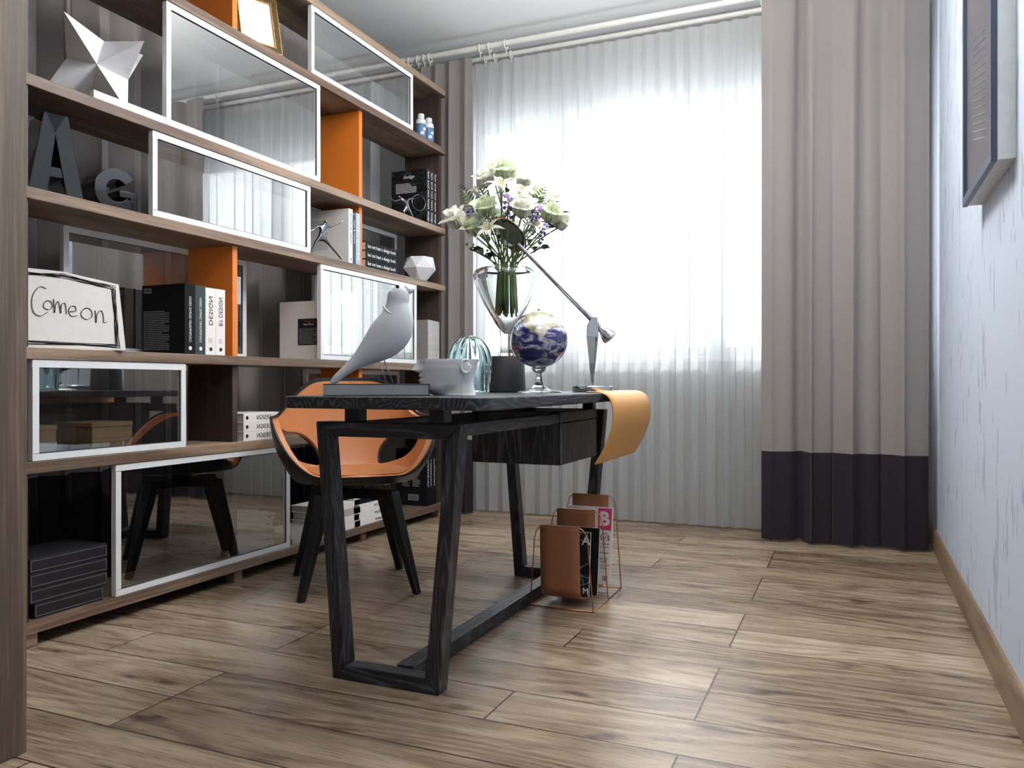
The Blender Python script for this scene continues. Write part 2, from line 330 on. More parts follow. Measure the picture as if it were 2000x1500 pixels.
def basis(x, y, o):
    x = Vector(x); y = Vector(y); z = x.cross(y); m = Matrix.Identity(4)
    for i in range(3): m[i][0] = x[i]; m[i][1] = y[i]; m[i][2] = z[i]; m[i][3] = o[i]
    return m
# ------------------------------------------------------------------ room
WY = 4.62; RX = .36; LX = -2.95; BY = -1.6; CZ = 2.895
struct(MB().box(LX-.1, RX+.1, BY-.1, WY+.3, -.1, 0).build('floor', 'oak_planks'))
struct(MB().box(LX-.1, RX+.1, BY-.1, WY+.3, CZ, CZ+.1).build('ceiling', 'ceiling_paint'))
struct(MB().box(RX, RX+.1, BY-.1, WY+.3, 0, CZ).build('wall_right', 'blue_wallpaper'))
struct(MB().box(LX-.1, LX, BY-.1, WY+.3, 0, CZ).build('wall_left', 'wall_paint'))
struct(MB().box(LX, RX, BY-.1, BY, 0, CZ).build('wall_back', 'wall_paint'))
wx0, wx1, wz0, wz1 = -2.22, .12, .95, 2.50
wb = MB(); wb.box(LX, RX, WY, WY+.25, 0, wz0); wb.box(LX, RX, WY, WY+.25, wz1, CZ); wb.box(LX, wx0, WY, WY+.25, wz0, wz1); wb.box(wx1, RX, WY, WY+.25, wz0, wz1)
pr('shaded_window_wall', (172, 169, 167), .9, noise_amt=.02)  # wall colour darkened to stand in for shade around the window
struct(wb.build('wall_window', 'shaded_window_wall'))
struct(MB().prism([(RX-.018, 0), (RX, 0), (RX, .092), (RX-.008, .092), (RX-.014, .084), (RX-.018, .07)], 'y', BY, WY).build('baseboard_right', 'baseboard_wood', smooth=30))
# post at the left edge of the view: end panel of a deep built-in
struct(MB().box(LX, -1.65, 1.118, 1.182, 0, CZ).build('trim_1', 'panel_wood', bevel=.002))
# window
wf = MB(); t = .055; wy0, wy1 = WY+.06, WY+.12
xm = [wx0, -1.63, -.73, wx1]
wf.box(wx0, wx1, wy0, wy1, wz0, wz0+t); wf.box(wx0, wx1, wy0, wy1, wz1-t, wz1)
wf.box(wx0, wx0+t, wy0, wy1, wz0, wz1); wf.box(wx1-t, wx1, wy0, wy1, wz0, wz1)
for x in xm[1:3]: wf.box(x-.06, x+.06, wy0-.01, wy1, wz0, wz1)
wf.box(wx0, wx1, wy0, wy1, wz1-.11, wz1-.05)
win = struct(wf.build('window_1', 'white_metal', bevel=.003))
MB().box(wx0+.01, wx1-.01, WY+.085, WY+.091, wz0+.01, wz1-.01).build('window_glass', 'window_glass', win)
MB().box(wx0-.02, wx1+.02, WY-.03, WY+.07, wz0-.03, wz0+.0).build('window_sill', 'white_metal', win, bevel=.004)
# ------------------------------------------------------------------ curtains
def curtain_sheet(p0, p1, nf, amp, z0, z1, seed, deep=(), nz=14, pinch=.5, flare=0, ppf=14):
    """vertical wavy sheet from p0 to p1 (xy)"""
    p0 = Vector(p0); p1 = Vector(p1); d = p1-p0; L_ = d.length; t_ = d/L_; n_ = Vector((t_.y, -t_.x))
    rnd = random.Random(seed); k = int(nf*ppf)
    ph = [rnd.uniform(-.5, .5) for _ in range(int(nf)+3)]; am = [rnd.uniform(.55, 1.25) for _ in range(int(nf)+3)]
    def fn(u, v):
        x = u*nf; i = int(x); f = x-i; a = am[i]*(1-f)+am[i+1]*f; pp = ph[i]*(1-f)+ph[i+1]*f
        s = sin(2*pi*x+pp*2.2); c = cos(2*pi*x+pp*2.2)
        vv = v
        A = amp*a*(1-pinch*vv**6)*(1+.15*sin(vv*3+i))
        off = A*(s*.85+.14*sin(4*pi*x+pp))
        lat = A*.45*sin(4*pi*x+pp*4)*(1-vv*.4)
        for (c0, w, dd) in deep: off += -dd*math.exp(-((u-c0)/w)**2)
        q = p0+t_*(u*L_+lat)+n_*(off)
        if flare: q += t_*(u-.5)*flare*(1-vv)
        return (q.x, q.y, z0+(z1-z0)*v)
    return MB().grid(fn, k, nz)
def drape(name, label, p0, p1, nf, amp, seed, ztop, hem=.456, deep=(), z0=.012, group=None, flare=0):
    o = tag(curtain_sheet(p0, p1, nf, amp, hem, ztop, seed, deep, 16, .55, flare).build(name, 'drape_taupe', smooth=179), label, 'curtain', group)
    # hem band continues the same folds below the seam
    p0v = Vector(p0); p1v = Vector(p1); 
    h = curtain_sheet(p0, p1, nf, amp, hem, ztop, seed, deep, 16, .55, flare)
    # row at v=0 of the upper sheet gives the outline of the band
    nzr = 17; base = [h.v[i] for i in range(0, len(h.v), nzr)]
    b = MB(); rows = 5; n = len(base)
    for p in base:
        for j in range(rows+1):
            z = hem+(z0-hem)*j/rows; b.v.append((p[0], p[1], z))
    for i in range(n-1):
        for j in range(rows):
            b.f.append((i*(rows+1)+j, (i+1)*(rows+1)+j, (i+1)*(rows+1)+j+1, i*(rows+1)+j+1))
    b.build('hem_band', 'drape_dark', o, smooth=179)['label'] = 'charcoal hem band'
    return o
RZ = 2.80
sheer_o = tag(curtain_sheet((-2.42, 4.49), (-.2, 4.49), 27, .026, .012, RZ-.02, 3, (), 20, .6).build('sheer_curtain', 'sheer_fabric', smooth=179),
    'long white translucent sheer curtain hanging across the bright window', 'curtain')
drape('drape', 'taupe drape with charcoal hem, at the right end of the window beside the blue wall', (-.435, 4.235), (.325, 4.22), 3.8, .036, 11, RZ-.03, deep=((.245, .02, .07), (.62, .012, .035), (.80, .012, .03)))
drape('drape', 'narrow taupe drape with charcoal hem, between the bookcase end and the sheer curtain', (-2.60, 4.375), (-2.135, 4.355), 4.5, .030, 5, RZ-.03)
drape('drape', 'taupe drape with charcoal hem hanging along the left wall behind the bookcase', (-2.74, .2), (-2.74, 4.2), 26, .045, 8, 2.78)
def rod(name, label, a, b, r):
    t_ = thing(name, label, 'curtain rod')
    MB().tube([a, b], r, 16).build('pole', 'rod_metal', t_, smooth=40)
    for e, s in ((a, -1), (b, 1)):
        dv = (Vector(b)-Vector(a)).normalized()*s
        MB().tube([Vector(e)-dv*.004, Vector(e)+dv*.02], r*1.35, 16).build('finial', 'rod_metal', t_, smooth=40)
    return t_
rod('curtain_rod', 'white front curtain rod above the window that carries the taupe drapes', (-2.60, 4.36, RZ+.02), (.30, 4.36, RZ+.02), .016)
rod('curtain_rod', 'thinner white rear curtain rod that carries the sheer curtain', (-2.45, 4.49, RZ+.01), (.25, 4.49, RZ+.01), .012)
rod('curtain_rod', 'white curtain rod along the left wall above the back of the bookcase', (-2.66, .3, 2.815), (-2.66, 4.15, 2.815), .014)
def ring_proto(name, axis, R, label, group):
    t_ = thing(name, label, 'curtain ring', group=group)
    pts = [(0, cos(a)*R, sin(a)*R) if axis == 'x' else (cos(a)*R, 0, sin(a)*R) for a in [2*pi*i/20 for i in range(20)]]
    MB().tube(pts, .0050, 8, closed=True).build('ring', 'rod_metal', t_, smooth=179)
    hk = [(0, 0, -R), (0, 0, -R-.012), (.004, 0, -R-.02), (0, 0, -R-.027)]
    MB().tube(hk, .0032, 6).build('hook', 'rod_metal', t_, smooth=179)
    return t_
def copy_thing(o, loc, rz=None, label=None):
    c = o.copy(); C.objects.link(c); c.location = loc
    if rz is not None: c.rotation_euler.z = rz
    if label: c['label'] = label
    for ch in o.children:
        k = ch.copy(); C.objects.link(k); k.parent = c
        for g in ch.children:
            h = g.copy(); C.objects.link(h); h.parent = k
    return c
def Xat(u, Y):
    k = (u-1000)/F; d = Y/(cos(TH)+sin(TH)*k); return (-sin(TH)+cos(TH)*k)*d
fr = [Xat(u, 4.36) for u in (787, 800, 817, 829, 840, 938, 956, 988)] + [-.45, -.33, -.2, -.08, .05, .18, .28]
r0 = None
for x in fr:
    if r0 is None: r0 = ring_proto('curtain_ring', 'x', .024, 'white curtain ring on the front window rod', 'rings on the front window rod'); r0.location = (x, 4.36, RZ+.013)
    else: copy_thing(r0, (x, 4.36, RZ+.013), random.uniform(-.15, .15))
r1 = None
for x in [Xat(u, 4.49) for u in (948, 967, 998)]+[-2.3, -2.24]:
    if r1 is None: r1 = ring_proto('curtain_ring', 'x', .019, 'small white curtain ring on the rear sheer rod', 'rings on the rear sheer rod'); r1.location = (x, 4.49, RZ+.005)
    else: copy_thing(r1, (x, 4.49, RZ+.005), random.uniform(-.15, .15))
r2 = None
for i in range(14):
    y = 2.95+i*.085
    if r2 is None: r2 = ring_proto('curtain_ring', 'y', .026, 'grey curtain ring on the left wall rod above the bookcase', 'rings on the left wall rod'); r2.location = (-2.66, y, 2.81)
    else: copy_thing(r2, (-2.66, y, 2.81), random.uniform(-.3, .3))
# ------------------------------------------------------------------ bookcase
XF = -2.275; XB = -2.54; Y0 = 1.60; Y1 = 4.31; SH = .036
tops = [2.565, 2.215, 1.73, 1.39, .908, .562, .08]
bc = thing('bookcase', 'tall brown wooden bookcase with orange dividers and white framed glass doors', 'bookcase', ((XF+XB)/2, (Y0+Y1)/2, 0))
bl = Vector(bc.location)
def bpart(mb, name, mat, bevel=0, smooth=None, parent=None):
    o = mb.build(name, mat, parent or bc, bevel=bevel, smooth=smooth); 
    o.data.transform(Matrix.Translation(-bl)); return o
for z in tops:
    r = .03
    out = [(XB, Y0), (XF, Y0)] + [(XF-r+r*cos(a), Y1-r+r*sin(a)) for a in [pi/2*i/6 for i in range(7)]] + [(XB, Y1)]
    bpart(MB().prism(out, 'z', z-SH, z), 'shelf', 'shelf_wood', bevel=.002)
bpart(MB().box(XB, XF-.03, Y1-.05, Y1-.02, tops[6], tops[0]-SH), 'side_panel', 'side_wood')
bpart(MB().box(XB, XF-.01, Y0+.01, Y0+.04, tops[6], tops[0]-SH), 'side_panel', 'side_wood')
YD1 = YX(463, XF-.03)-.012; YD2 = YX(707, XF-.03)-.012
def divider(Y, r, mat):
    o = bpart(MB().box(XB, XF-.03, Y-.014, Y+.014, tops[r+1], tops[r]-SH), 'divider', mat, bevel=.001)
    if mat == 'orange': o['label'] = 'orange divider'
for r in (0, 3): divider(YD1, r, 'orange')
for r in (4, 5): divider(YD1, r, 'side_wood')
for r in (1, 2, 4, 5): divider(YD2, r, 'orange')
divider(YD1-.46, 0, 'side_wood')
for y in (Y0+.05, YD1, YD2, Y1-.06):
    for x in (XF-.035, XB+.035):
        bpart(MB().box(x-.022, x+.022, y-.022, y+.022, 0, tops[6]-SH), 'foot', 'shelf_wood')
def glass_door(ya, yb, row, x=XF-.014, fw=.022, extra=0):
    z0 = tops[row+1]+.001; z1 = tops[row]-SH-.001; m = MB(); xa, xb = x-.010, x+.010
    m.box(xa, xb, ya, yb, z0, z0+fw); m.box(xa, xb, ya, yb, z1-fw, z1); m.box(xa, xb, ya, ya+fw, z0+fw, z1-fw); m.box(xa, xb, yb-fw, yb, z0+fw, z1-fw)
    o = bpart(m, 'glass_door', 'white_metal', bevel=.0015)
    bpart(MB().box(x-.003, x+.003, ya+fw, yb-fw, z0+fw, z1-fw), 'glass_pane', 'door_glass', parent=o)
    # dark rubber seal round the pane
    s = MB(); g = .003; xs = x+.0032
    s.box(xs, xs+.002, ya+fw, yb-fw, z0+fw, z0+fw+g); s.box(xs, xs+.002, ya+fw, yb-fw, z1-fw-g, z1-fw)
    s.box(xs, xs+.002, ya+fw, ya+fw+g, z0+fw, z1-fw); s.box(xs, xs+.002, yb-fw-g, yb-fw, z0+fw, z1-fw)
    bpart(s, 'seal', 'rubber', parent=o)
    return o
for u0, u1, row in ((327, 627, 1), (610, 808, 0), (300, 608, 2), (628, 815, 3), (228, 568, 5)):
    glass_door(YX(u0, XF), YX(u1, XF), row)
glass_door(Y0+.05, YX(365, XF), 4)
RXD = XB+.014
for a, b, row in ((1.955, 2.87, 3), (3.37, 4.22, 3), (3.27, 4.17, 2), (3.3, 4.2, 4)):
    glass_door(a, b, row, x=XB-.012)
bpart(MB().box(XF-.024, XF-.004, YX(185, XF), YX(327, XF)-.002, tops[2]+.001, tops[2]+.026), 'door_track', 'white_metal')
# ------------------------------------------------------------------ books
COV = {}
def text_on_spine(bk, s, size, mat, z, th, D, mirror=False, w=None, vertical=True):
    m = basis((0, 0, -1), (0, 1, 0), (D/2+.0005, th/2, z))
    return text_mesh(s, size, mat, COV[bk.name], m, 'spine_text', mirror, width=w)
def lines_on_cover(bk, x0, x1, z0, z1, n, mat, y=-.0006, name='cover_text', seed=0):
    m = MB(); rnd = random.Random(seed); h = (z1-z0)/n
    for i in range(n):
        z = z1-(i+.5)*h; xe = x1-(x1-x0)*(rnd.random()*.35 if rnd.random() < .4 else 0)
        x = x0
        while x < xe:
            w = rnd.uniform(.004, .012); m.box(x, min(x+w, xe), y, y+.0005, z-h*.2, z+h*.2); x += w+.0022
    return m.build(name, mat, COV[bk.name])
def book(label, th, D, H, cover, loc, rz=0, lying=False, group=None, name='book', pages='page_edge', cat='book'):
    """standing book: spine faces +x, thickness along +y from the origin, height along z"""
    b = thing(name, label, cat, loc, rz, group)
    if lying: b.rotation_euler = (pi/2, 0, rz)
    c = MB(); x0, x1 = -D/2, D/2; t = .0022
    c.box(x0, x1-t, 0, t, 0, H); c.box(x0, x1-t, th-t, th, 0, H); c.box(x1-t, x1, 0, th, 0, H)
    COV[b.name] = c.build('cover', cover, b, bevel=.0006)
    MB().box(x0+.004, x1-t-.0001, t+.0001, th-t-.0001, .003, H-.003).build('pages', pages, b)
    return b
def barcode(bk, x0, x1, z0, z1, y=-.0006):
    m = MB(); m.box(x0, x1, y, y+.0005, z0, z1); m.build('barcode_label', 'grey_ink', COV[bk.name])
    k = MB(); x = x0+.003; rnd = random.Random(5)
    while x < x1-.004:
        w = rnd.uniform(.0008, .002); k.box(x, x+w, y-.0005, y, z0+.003, z1-.003); x += w+rnd.uniform(.001, .002)
    k.build('barcode_bars', 'ink', COV[bk.name])
XS = XF-.012
# row 1.39-.91 left: two dark, two white design books
z = tops[4]+.0005
ys = [YX(361, XS), YX(381.5, XS), YX(401.5, XS), YX(421.5, XS), YX(440, XS)]
D = .215; H = .262
specs = [('green_cover', 'CONTEMPORARY GRAPHIC DESIGN', 'white_ink', 'black hardback showing its lettered back cover, first of four beside the hand-drawn sign'),
         ('green_cover', 'CONTEMPORARY GRAPHIC DESIGN', 'white_ink', 'black hardback squeezed between a black book and a white book by the orange divider'),
         ('paper_white', 'DESIGN', 'ink', 'white hardback with DESIGN on its spine, next to the black hardbacks'),
         ('paper_white', 'BY DESIGN', 'ink', 'white hardback with BY DESIGN on its spine, nearest the orange divider')]
for i, (cv, tx, tm, lb) in enumerate(specs):
    th = ys[i+1]-ys[i]-.001
    b = book(lb, th, D, H-(.004 if i > 1 else 0), cv, (XS-D/2, ys[i], z))
    text_on_spine(b, tx, .016 if i < 2 else .03, tm, .13 if i < 2 else .17, th, D, True, .17 if i < 2 else .11)
    text_on_spine(b, '\u25cf', .02, tm, .022, th, D)
    if i == 0:
        COV[b.name].data.materials[0] = M['black_cover']
        barcode(b, -.098, -.06, .232, .250)
        lines_on_cover(b, -.10, .03, .015, .165, 22, 'grey_ink', seed=3)
    if i > 1:
        lines = MB()
        for q in range(4): lines.box(D/2, D/2+.0005, th*.3+q*th*.1, th*.3+q*th*.1+.0012, .045, .065)
        lines.build('spine_lines', 'grey_ink', COV[b.name])
# row 1.39-.91 middle: six white books with a black label block
Yb = YX(628, XS)+.01; th = .0325; D = .235; H = .278
for i in range(6):
    lb = ['white hardback with a black text panel on its cover, outermost of six',
          'second white hardback behind the glass door, touching the one with the text panel', 'third white spine from the left of the six behind the glass door',
          'fourth white spine from the left of the six behind the glass door', 'fifth white spine from the left of the six behind the glass door',
          'sixth white hardback, farthest from the text panel cover, behind the glass door'][i]
    b = book(lb, th-.001, D, H, 'paper_white', (XS-.016-D/2, Yb+i*th, z), group='six white hardbacks')
    m = MB(); m.box(D/2, D/2+.0004, .002, th-.003, .07, .19); m.build('spine_panel', 'grey_cover', COV[b.name])
    if i == 0:
        MB().box(-.01, D/2-.004, -.0005, 0, .07, .195).build('text_panel', 'ink', COV[b.name])
        lines_on_cover(b, -.002, .105, .075, .15, 15, 'grey_ink', y=-.0012, seed=9)
        text_mesh('Images of', .016, 'red_ink', COV[b.name], basis((1, 0, 0), (0, 0, 1), (.06, -.0012, .182)), 'cover_text')
        text_mesh('Design Selected', .009, 'white_ink', COV[b.name], basis((1, 0, 0), (0, 0, 1), (.052, -.0012, .168)), 'cover_text')
# right: pattern cover + grey spines
D = .20; H = .262; Yb = YX(836, XS-.01)
for i in range(5):
    lb = ['grey hardback with a black scribble cover, left of the row at the bookcase end', 'second grey spine in the row at the right end of the bookcase',
          'middle grey spine in the row at the right end of the bookcase', 'fourth grey spine in the row at the right end of the bookcase',
          'last grey spine, touching the right side panel of the bookcase'][i]
    th = .0278
    b = book(lb, th-.001, D, H-i*.001, 'grey_cover', (XS-.01-D/2, Yb+i*th, z), group='grey hardbacks at the bookcase end')
    if i == 0: MB().box(-D/2+.001, D/2-.001, -.0005, 0, .001, H-.001).build('patterned_jacket', 'scribble_pattern', COV[b.name])
    text_on_spine(b, 'selected works', .013, 'white_ink', .18, th, D, False, .12)
    text_on_spine(b, 'edition', .012, 'white_ink', .05, th, D, False, .06)
# row 1.73-1.39: white, dark, blue books before the orange divider
z = tops[3]+.0005
b = book('white DIGITAL BY DESIGN hardback with printed cover, behind the running figurine', YX(689, XS)-YX(681, XS), .25, .268, 'paper_white', (XS-.125, YX(681, XS), z))
th = YX(689, XS)-YX(681, XS)
text_on_spine(b, 'DIGITAL BY DESIGN', .017, 'ink', .17, th, .25, False, .15)
text_on_spine(b, '8', .02, 'ink', .02, th, .25)
lines_on_cover(b, -.12, .0, .07, .22, 20, 'grey_ink', seed=4)
th = .021
b = book('thin dark hardback between the white DIGITAL BY DESIGN book and the pale blue WOMEN book', th, .21, .243, 'navy', (XS-.105, YX(690, XS), z))
text_on_spine(b, 'Type & Layout', .014, 'white_ink', .16, th, .21, False, .12)
th = .036
b = book('pale blue hardback with MODERN WOMEN on its spine, against the orange divider', th, .22, .258, 'blue_cover', (XS-.11, YX(690, XS)+.023, z))
text_on_spine(b, 'MODERN WOMEN', .028, 'white_ink', .14, th, .22, False, .23)
# stacked black patterned books, right column
hh = .044; yc = YX(775, XS)+.01
for i in range(3):
    lb = ['bottom black patterned book in the stack beside the white faceted planter', 'middle black patterned book of the stack beside the white planter', 'top black patterned book of the stack beside the white planter'][i]
    b = book(lb, hh, .19, .30, 'black_cover', (XS-.10, yc, z+i*(hh+.0005)), lying=True, group='black patterned books in a stack')
    text_on_spine(b, 'but not least a design book', .026, 'white_ink', .15, hh, .19, False, .27)
# row 2.21-1.73 right: three black books
z = tops[2]+.0005; Yb = YX(838, XS)-.005; D = .24; H = .325
for i in range(3):
    lb = ['black hardback showing its text printed cover behind the metal figurine, upper right shelf', 'middle one of three black hardbacks on the upper right shelf',
          'black hardback nearest the side panel on the upper right shelf'][i]
    b = book(lb, .040, D, H-.004*i, 'black_pattern', (XS-.012-D/2, Yb+i*.0415, z), group='tall black hardbacks upper right')
    text_on_spine(b, 'last and not least', .024, 'white_ink', .20, .04, D, False, .22)
    text_on_spine(b, 'design', .024, 'white_ink', .045, .04, D, False, .06)
    if i == 0: lines_on_cover(b, -.09, .05, .19, .25, 8, 'white_ink', seed=8)
    if i == 0: text_mesh('design', .03, 'white_ink', COV[b.name], basis((1, 0, 0), (0, 0, 1), (.0, -.0008, .285)), 'cover_text')
# row .91-.56: stack of white design books
z = tops[5]+.0005; yc = YX(552, XS)
for i in range(3):
    lb = ['bottom white DESIGN book of the stack on the middle low shelf beside the chair', 'middle white DESIGN book of the stack on the middle low shelf',
          'top white DESIGN book of the stack on the middle low shelf'][i]
    b = book(lb, .037, .20, yc-YD1-.03, 'paper_white', (XS-.10, yc, z+i*.0375), lying=True, group='white design books in a stack')
    text_on_spine(b, 'DESIGN', .026, 'ink', .12, .037, .20, True, .085)
    text_on_spine(b, '\u25cf', .02, 'ink', yc-YD1-.05, .037, .20)
# bottom row: books right of the orange divider, left of it
z = tops[6]+.0005; yc = YX(752, XS)+.02
names = [('paper_white', 'of the design language', 'bottom white book of the pile right of the low orange divider'), ('paper_white', 'PORTRAITS', 'second white book of the pile right of the low orange divider'),
         ('paper_white', 'DESIGN', 'third white book of the pile right of the low orange divider'), ('black_cover', '', 'black book lying on the white pile right of the low orange divider'),
         ('paper_white', 'design', 'white book lying on the black one, right of the low orange divider'), ('pink', '', 'pink book on top of the pile right of the low orange divider')]
zz = z
for i, (cv, tx, lb) in enumerate(names):
    hh = (.03, .034, .044, .026, .03, .022)[i]
    b = book(lb, hh, .20, .30-.01*(i > 2), cv, (XS-.10, yc-.004*i, zz), lying=True, group='pile right of the low orange divider')
    if tx: text_on_spine(b, tx, .02, 'ink', .07, hh, .2, i == 2, .09)
    zz += hh+.0005
zz = z; yc = YD2-.03
for i in range(4):
    hh = .033
    b = book(['bottom', 'second', 'third', 'top'][i]+' pale book of the low pile behind the chair legs', hh, .20, .28, 'paper_white' if i != 2 else 'grey_cover', (XS-.10, yc-.01*(i % 2), zz), lying=True, group='low pile behind the chair')
    zz += hh+.0005
zz = z; yc = YX(640, XS)
for i in range(2):
    b = book(['lower', 'upper'][i]+' pale book lying left of the low pile behind the chair legs', .024, .19, .24, 'grey_cover', (XS-.11, yc-.01*i, zz), lying=True, group='two pale books low behind the chair')
    zz += .0245
# black books standing bottom right
Yb = YX(843, XS)-.04; D = .21; H = .33
for i in range(3):
    th = (.03, .034, .05)[i]
    b = book(['black hardback with a barcode on its cover, standing at the lowest right shelf', 'middle black hardback standing on the lowest right shelf', 'thick black hardback standing at the end of the lowest right shelf'][i],
        th, D, H, 'black_cover', (XS-.01-D/2, Yb, z), group='black hardbacks on the lowest shelf')
    Yb += th+.001
    text_on_spine(b, ('WORKSHOP', 'TYPOGRAPHY', 'ILLUSTRATION')[i], .018, 'white_ink', .19, th, D, False, .16)
    if i == 0:
        barcode(b, -.02, .05, .03, .065); lines_on_cover(b, -.06, -.01, .11, .24, 18, 'grey_ink', seed=2); lines_on_cover(b, .01, .06, .11, .24, 18, 'grey_ink', seed=6)
# books behind the big lower glass door
zz = z; yc = YX(540, XS-.03)
for i in range(5):
    b = book(['bottom', 'second', 'third', 'fourth', 'top'][i]+' grey book of the stack behind the large lowest glass door', .031, .2, .26, 'grey_cover', (XS-.14, yc-.012*(i % 2), zz), lying=True, group='grey books behind the lowest glass door')
    text_on_spine(b, 'ART', .016, 'ink', .03, .031, .2, False, .03); zz += .0315
# cardboard boxes behind the left glass door
z = tops[5]+.0005
def carton(label, x0, x1, y0, y1, z0, h, group, mat='kraft'):
    t_ = thing('storage_box', label, 'box', ((x0+x1)/2, (y0+y1)/2, z0), group=group); w, dd = (x1-x0)/2, (y1-y0)/2
    MB().box(-w, w, -dd, dd, 0, h*.72).build('body', mat, t_, bevel=.001)
    MB().box(-w-.002, w+.002, -dd-.002, dd+.002, h*.72+.0005, h).build('lid', mat, t_, bevel=.001)
    return t_
ya, yb = YX(180, XS-.03), YX(258, XS-.03)
carton('lower brown cardboard box of two stacked behind the left glass door', XS-.22, XS-.03, ya, yb, z, .052, 'cardboard boxes')
carton('upper brown cardboard box of two stacked behind the left glass door', XS-.22, XS-.03, ya, yb, z+.0525, .052, 'cardboard boxes')
ya, yb = YX(45, XS-.03), YX(110, XS-.03)
carton('lower pale cardboard box beside the wooden post, behind the left glass door', XS-.22, XS-.03, ya, yb, z, .052, 'cardboard boxes', 'page_edge')
carton('upper brown cardboard box beside the wooden post, behind the left glass door', XS-.22, XS-.03, ya, yb, z+.0525, .052, 'cardboard boxes')
carton('small grey box between the cardboard boxes behind the left glass door', XS-.2, XS-.08, YX(113, XS-.03), YX(150, XS-.03), z, .035, 'cardboard boxes', 'book_grey')
# black boxes bottom left
z = tops[6]+.0005; yb = YX(216, XS); ya = Y0+.05
for i in range(4):
    lb = ['bottom flat black box with pale edge lines on the lowest left shelf', 'second flat black box from the bottom on the lowest left shelf', 'third flat black box from the bottom on the lowest left shelf', 'top flat black box with pale edge lines on the lowest left shelf'][i]
    off = .03 if i == 0 else 0
    t_ = thing('flat_box', lb, 'box', (XS-.11, (ya+yb)/2, z+i*.0465), group='flat black boxes'); w = (yb-ya)/2-.004-off/2
    MB().box(-.10, .10, -w, w, 0, .045).build('body', 'charcoal_box', t_, bevel=.0015)
    ln = MB(); e = .1005
    for zq in (.007, .038): ln.box(.1, e, -w+.004, w-.004, zq-.0004, zq+.0004)
    for yq in (-w+.004, w-.0045): ln.box(.1, e, yq, yq+.0008, .007, .038)
    ln.build('edge_line', 'grey_ink', t_)
# ------------------------------------------------------------------ shelf decor
# faceted star
def star(label, R, Ri, loc, rot):
    m = MB(); ph = (1+5**.5)/2
    cube = [(a, b, c) for a in (-1, 1) for b in (-1, 1) for c in (-1, 1)]
    # stellated octahedron: eight spikes over an octahedron core
    core = [(1, 0, 0), (-1, 0, 0), (0, 1, 0), (0, -1, 0), (0, 0, 1), (0, 0, -1)]
    core = [tuple(c*Ri for c in p) for p in core]
    fs = []
    vs = list(core)
    for sx in (-1, 1):
        for sy in (-1, 1):
            for sz in (-1, 1):
                i = len(vs); vs.append(tuple(q*R/sqrt(3) for q in (sx, sy, sz)))
                a, b_, c = (0 if sx > 0 else 1), (2 if sy > 0 else 3), (4 if sz > 0 else 5)
                fs += [(i, a, b_), (i, b_, c), (i, c, a)]
    y_ = Vector(rot[0]).normalized(); x_ = y_.cross(Vector((0, 0, 1))).normalized(); z_ = x_.cross(y_)
    rm = Matrix.Identity(4)
    for q in range(3): rm[q][0] = x_[q]; rm[q][1] = y_[q]; rm[q][2] = z_[q]
    m.add(vs, fs, rm @ Matrix.Rotation(rot[1], 4, 'Y'))
    zmin = min(v[2] for v in m.v); m.v = [(x, y, zz-zmin) for x, y, zz in m.v]
    return tag(m.build('star_sculpture', 'white_matt', loc=loc), label, 'sculpture')
p = W(203, 150, 2.78)
star('large white faceted star sculpture on the upper left shelf', .212, .098, (p.x-.03, p.y, tops[2]+.0003), ((-.74, .65, .17), radians(12)))
# letter A (3-D, black)
def letter(ch, label, h, dep, loc, rz):
    t_ = thing('letter_'+ch.lower(), label, 'letter', loc, rz)
    if ch == 'A':
        w = h*.62
        out = [(-w/2, 0), (-w/2+.055, 0), (-.032, h*.26), (.032, h*.26), (w/2-.055, 0), (w/2, 0), (.035, h), (-.035, h)]
        m = MB()
        # left limb, right limb, bar (one solid outline, counter left open)
        m.prism([(-w/2, 0), (-w/2+.055, 0), (.0, h*.78), (.03, h), (-.035, h)], 'x', -dep/2, dep/2)
        m.prism([(w/2, 0), (.035, h), (-.03, h), (-.002, h*.74), (w/2-.05, 0)], 'x', -dep/2, dep/2)
        m.prism([(-.055, h*.24), (.055, h*.24), (.045, h*.36), (-.045, h*.36)], 'x', -dep/2+.004, dep/2-.004)
    else:
        m = MB(); pts = []; R = h/2
        a0, a1 = radians(40), radians(330); n = 30
        for i in range(n+1):
            a = a0+(a1-a0)*i/n; pts.append((R*cos(a), R+R*sin(a)))
        inner = []
        for i in range(n+1):
            a = a1+(a0-a1)*i/n; inner.append((R*.5*cos(a), R+R*.5*sin(a)))
        m2 = []
        for i in range(n):
            m.prism([pts[i], pts[i+1], inner[n-1-i], inner[n-i]], 'x', -dep/2, dep/2)
        m.prism([(R*.1, R*.75), (R*.95, R*.75), (R*.95, R*1.05), (R*.1, R*1.05)], 'x', -dep/2, dep/2)
        m.prism([(R*.6, 0), (R*.95, 0), (R*.95, R*.8), (R*.6, R*.8)], 'x', -dep/2, dep/2)
    m.build('letter_body', 'black_lacquer', t_, bevel=.0015)
    # hammered side band
    s = MB()
    if ch == 'A': s.prism([(w/2+.0006, 0.002), (.036, h-.002), (.0375, h-.002), (w/2+.0021, 0.002)], 'x', -dep/2+.006, dep/2-.006)
    else:
        for i in range(2, 9): s.prism([(q[0]*1.006, (q[1]-R)*1.006+R) for q in (pts[i], pts[i+1])]+[(q[0]*1.0, (q[1]-R)*1.0+R) for q in (pts[i+1], pts[i])], 'x', -dep/2+.005, dep/2-.005)
    s.build('hammered_band', 'lacquer_pattern', t_)
    return t_
letter('A', 'glossy black freestanding letter A beside the wooden post', .265, .14, (-2.40, YX(112, -2.36), tops[3]+.0003), radians(-20))
letter('G', 'glossy black freestanding round letter to the right of the letter A', .155, .11, (-2.41, YX(218, -2.40), tops[3]+.0003), radians(-14))
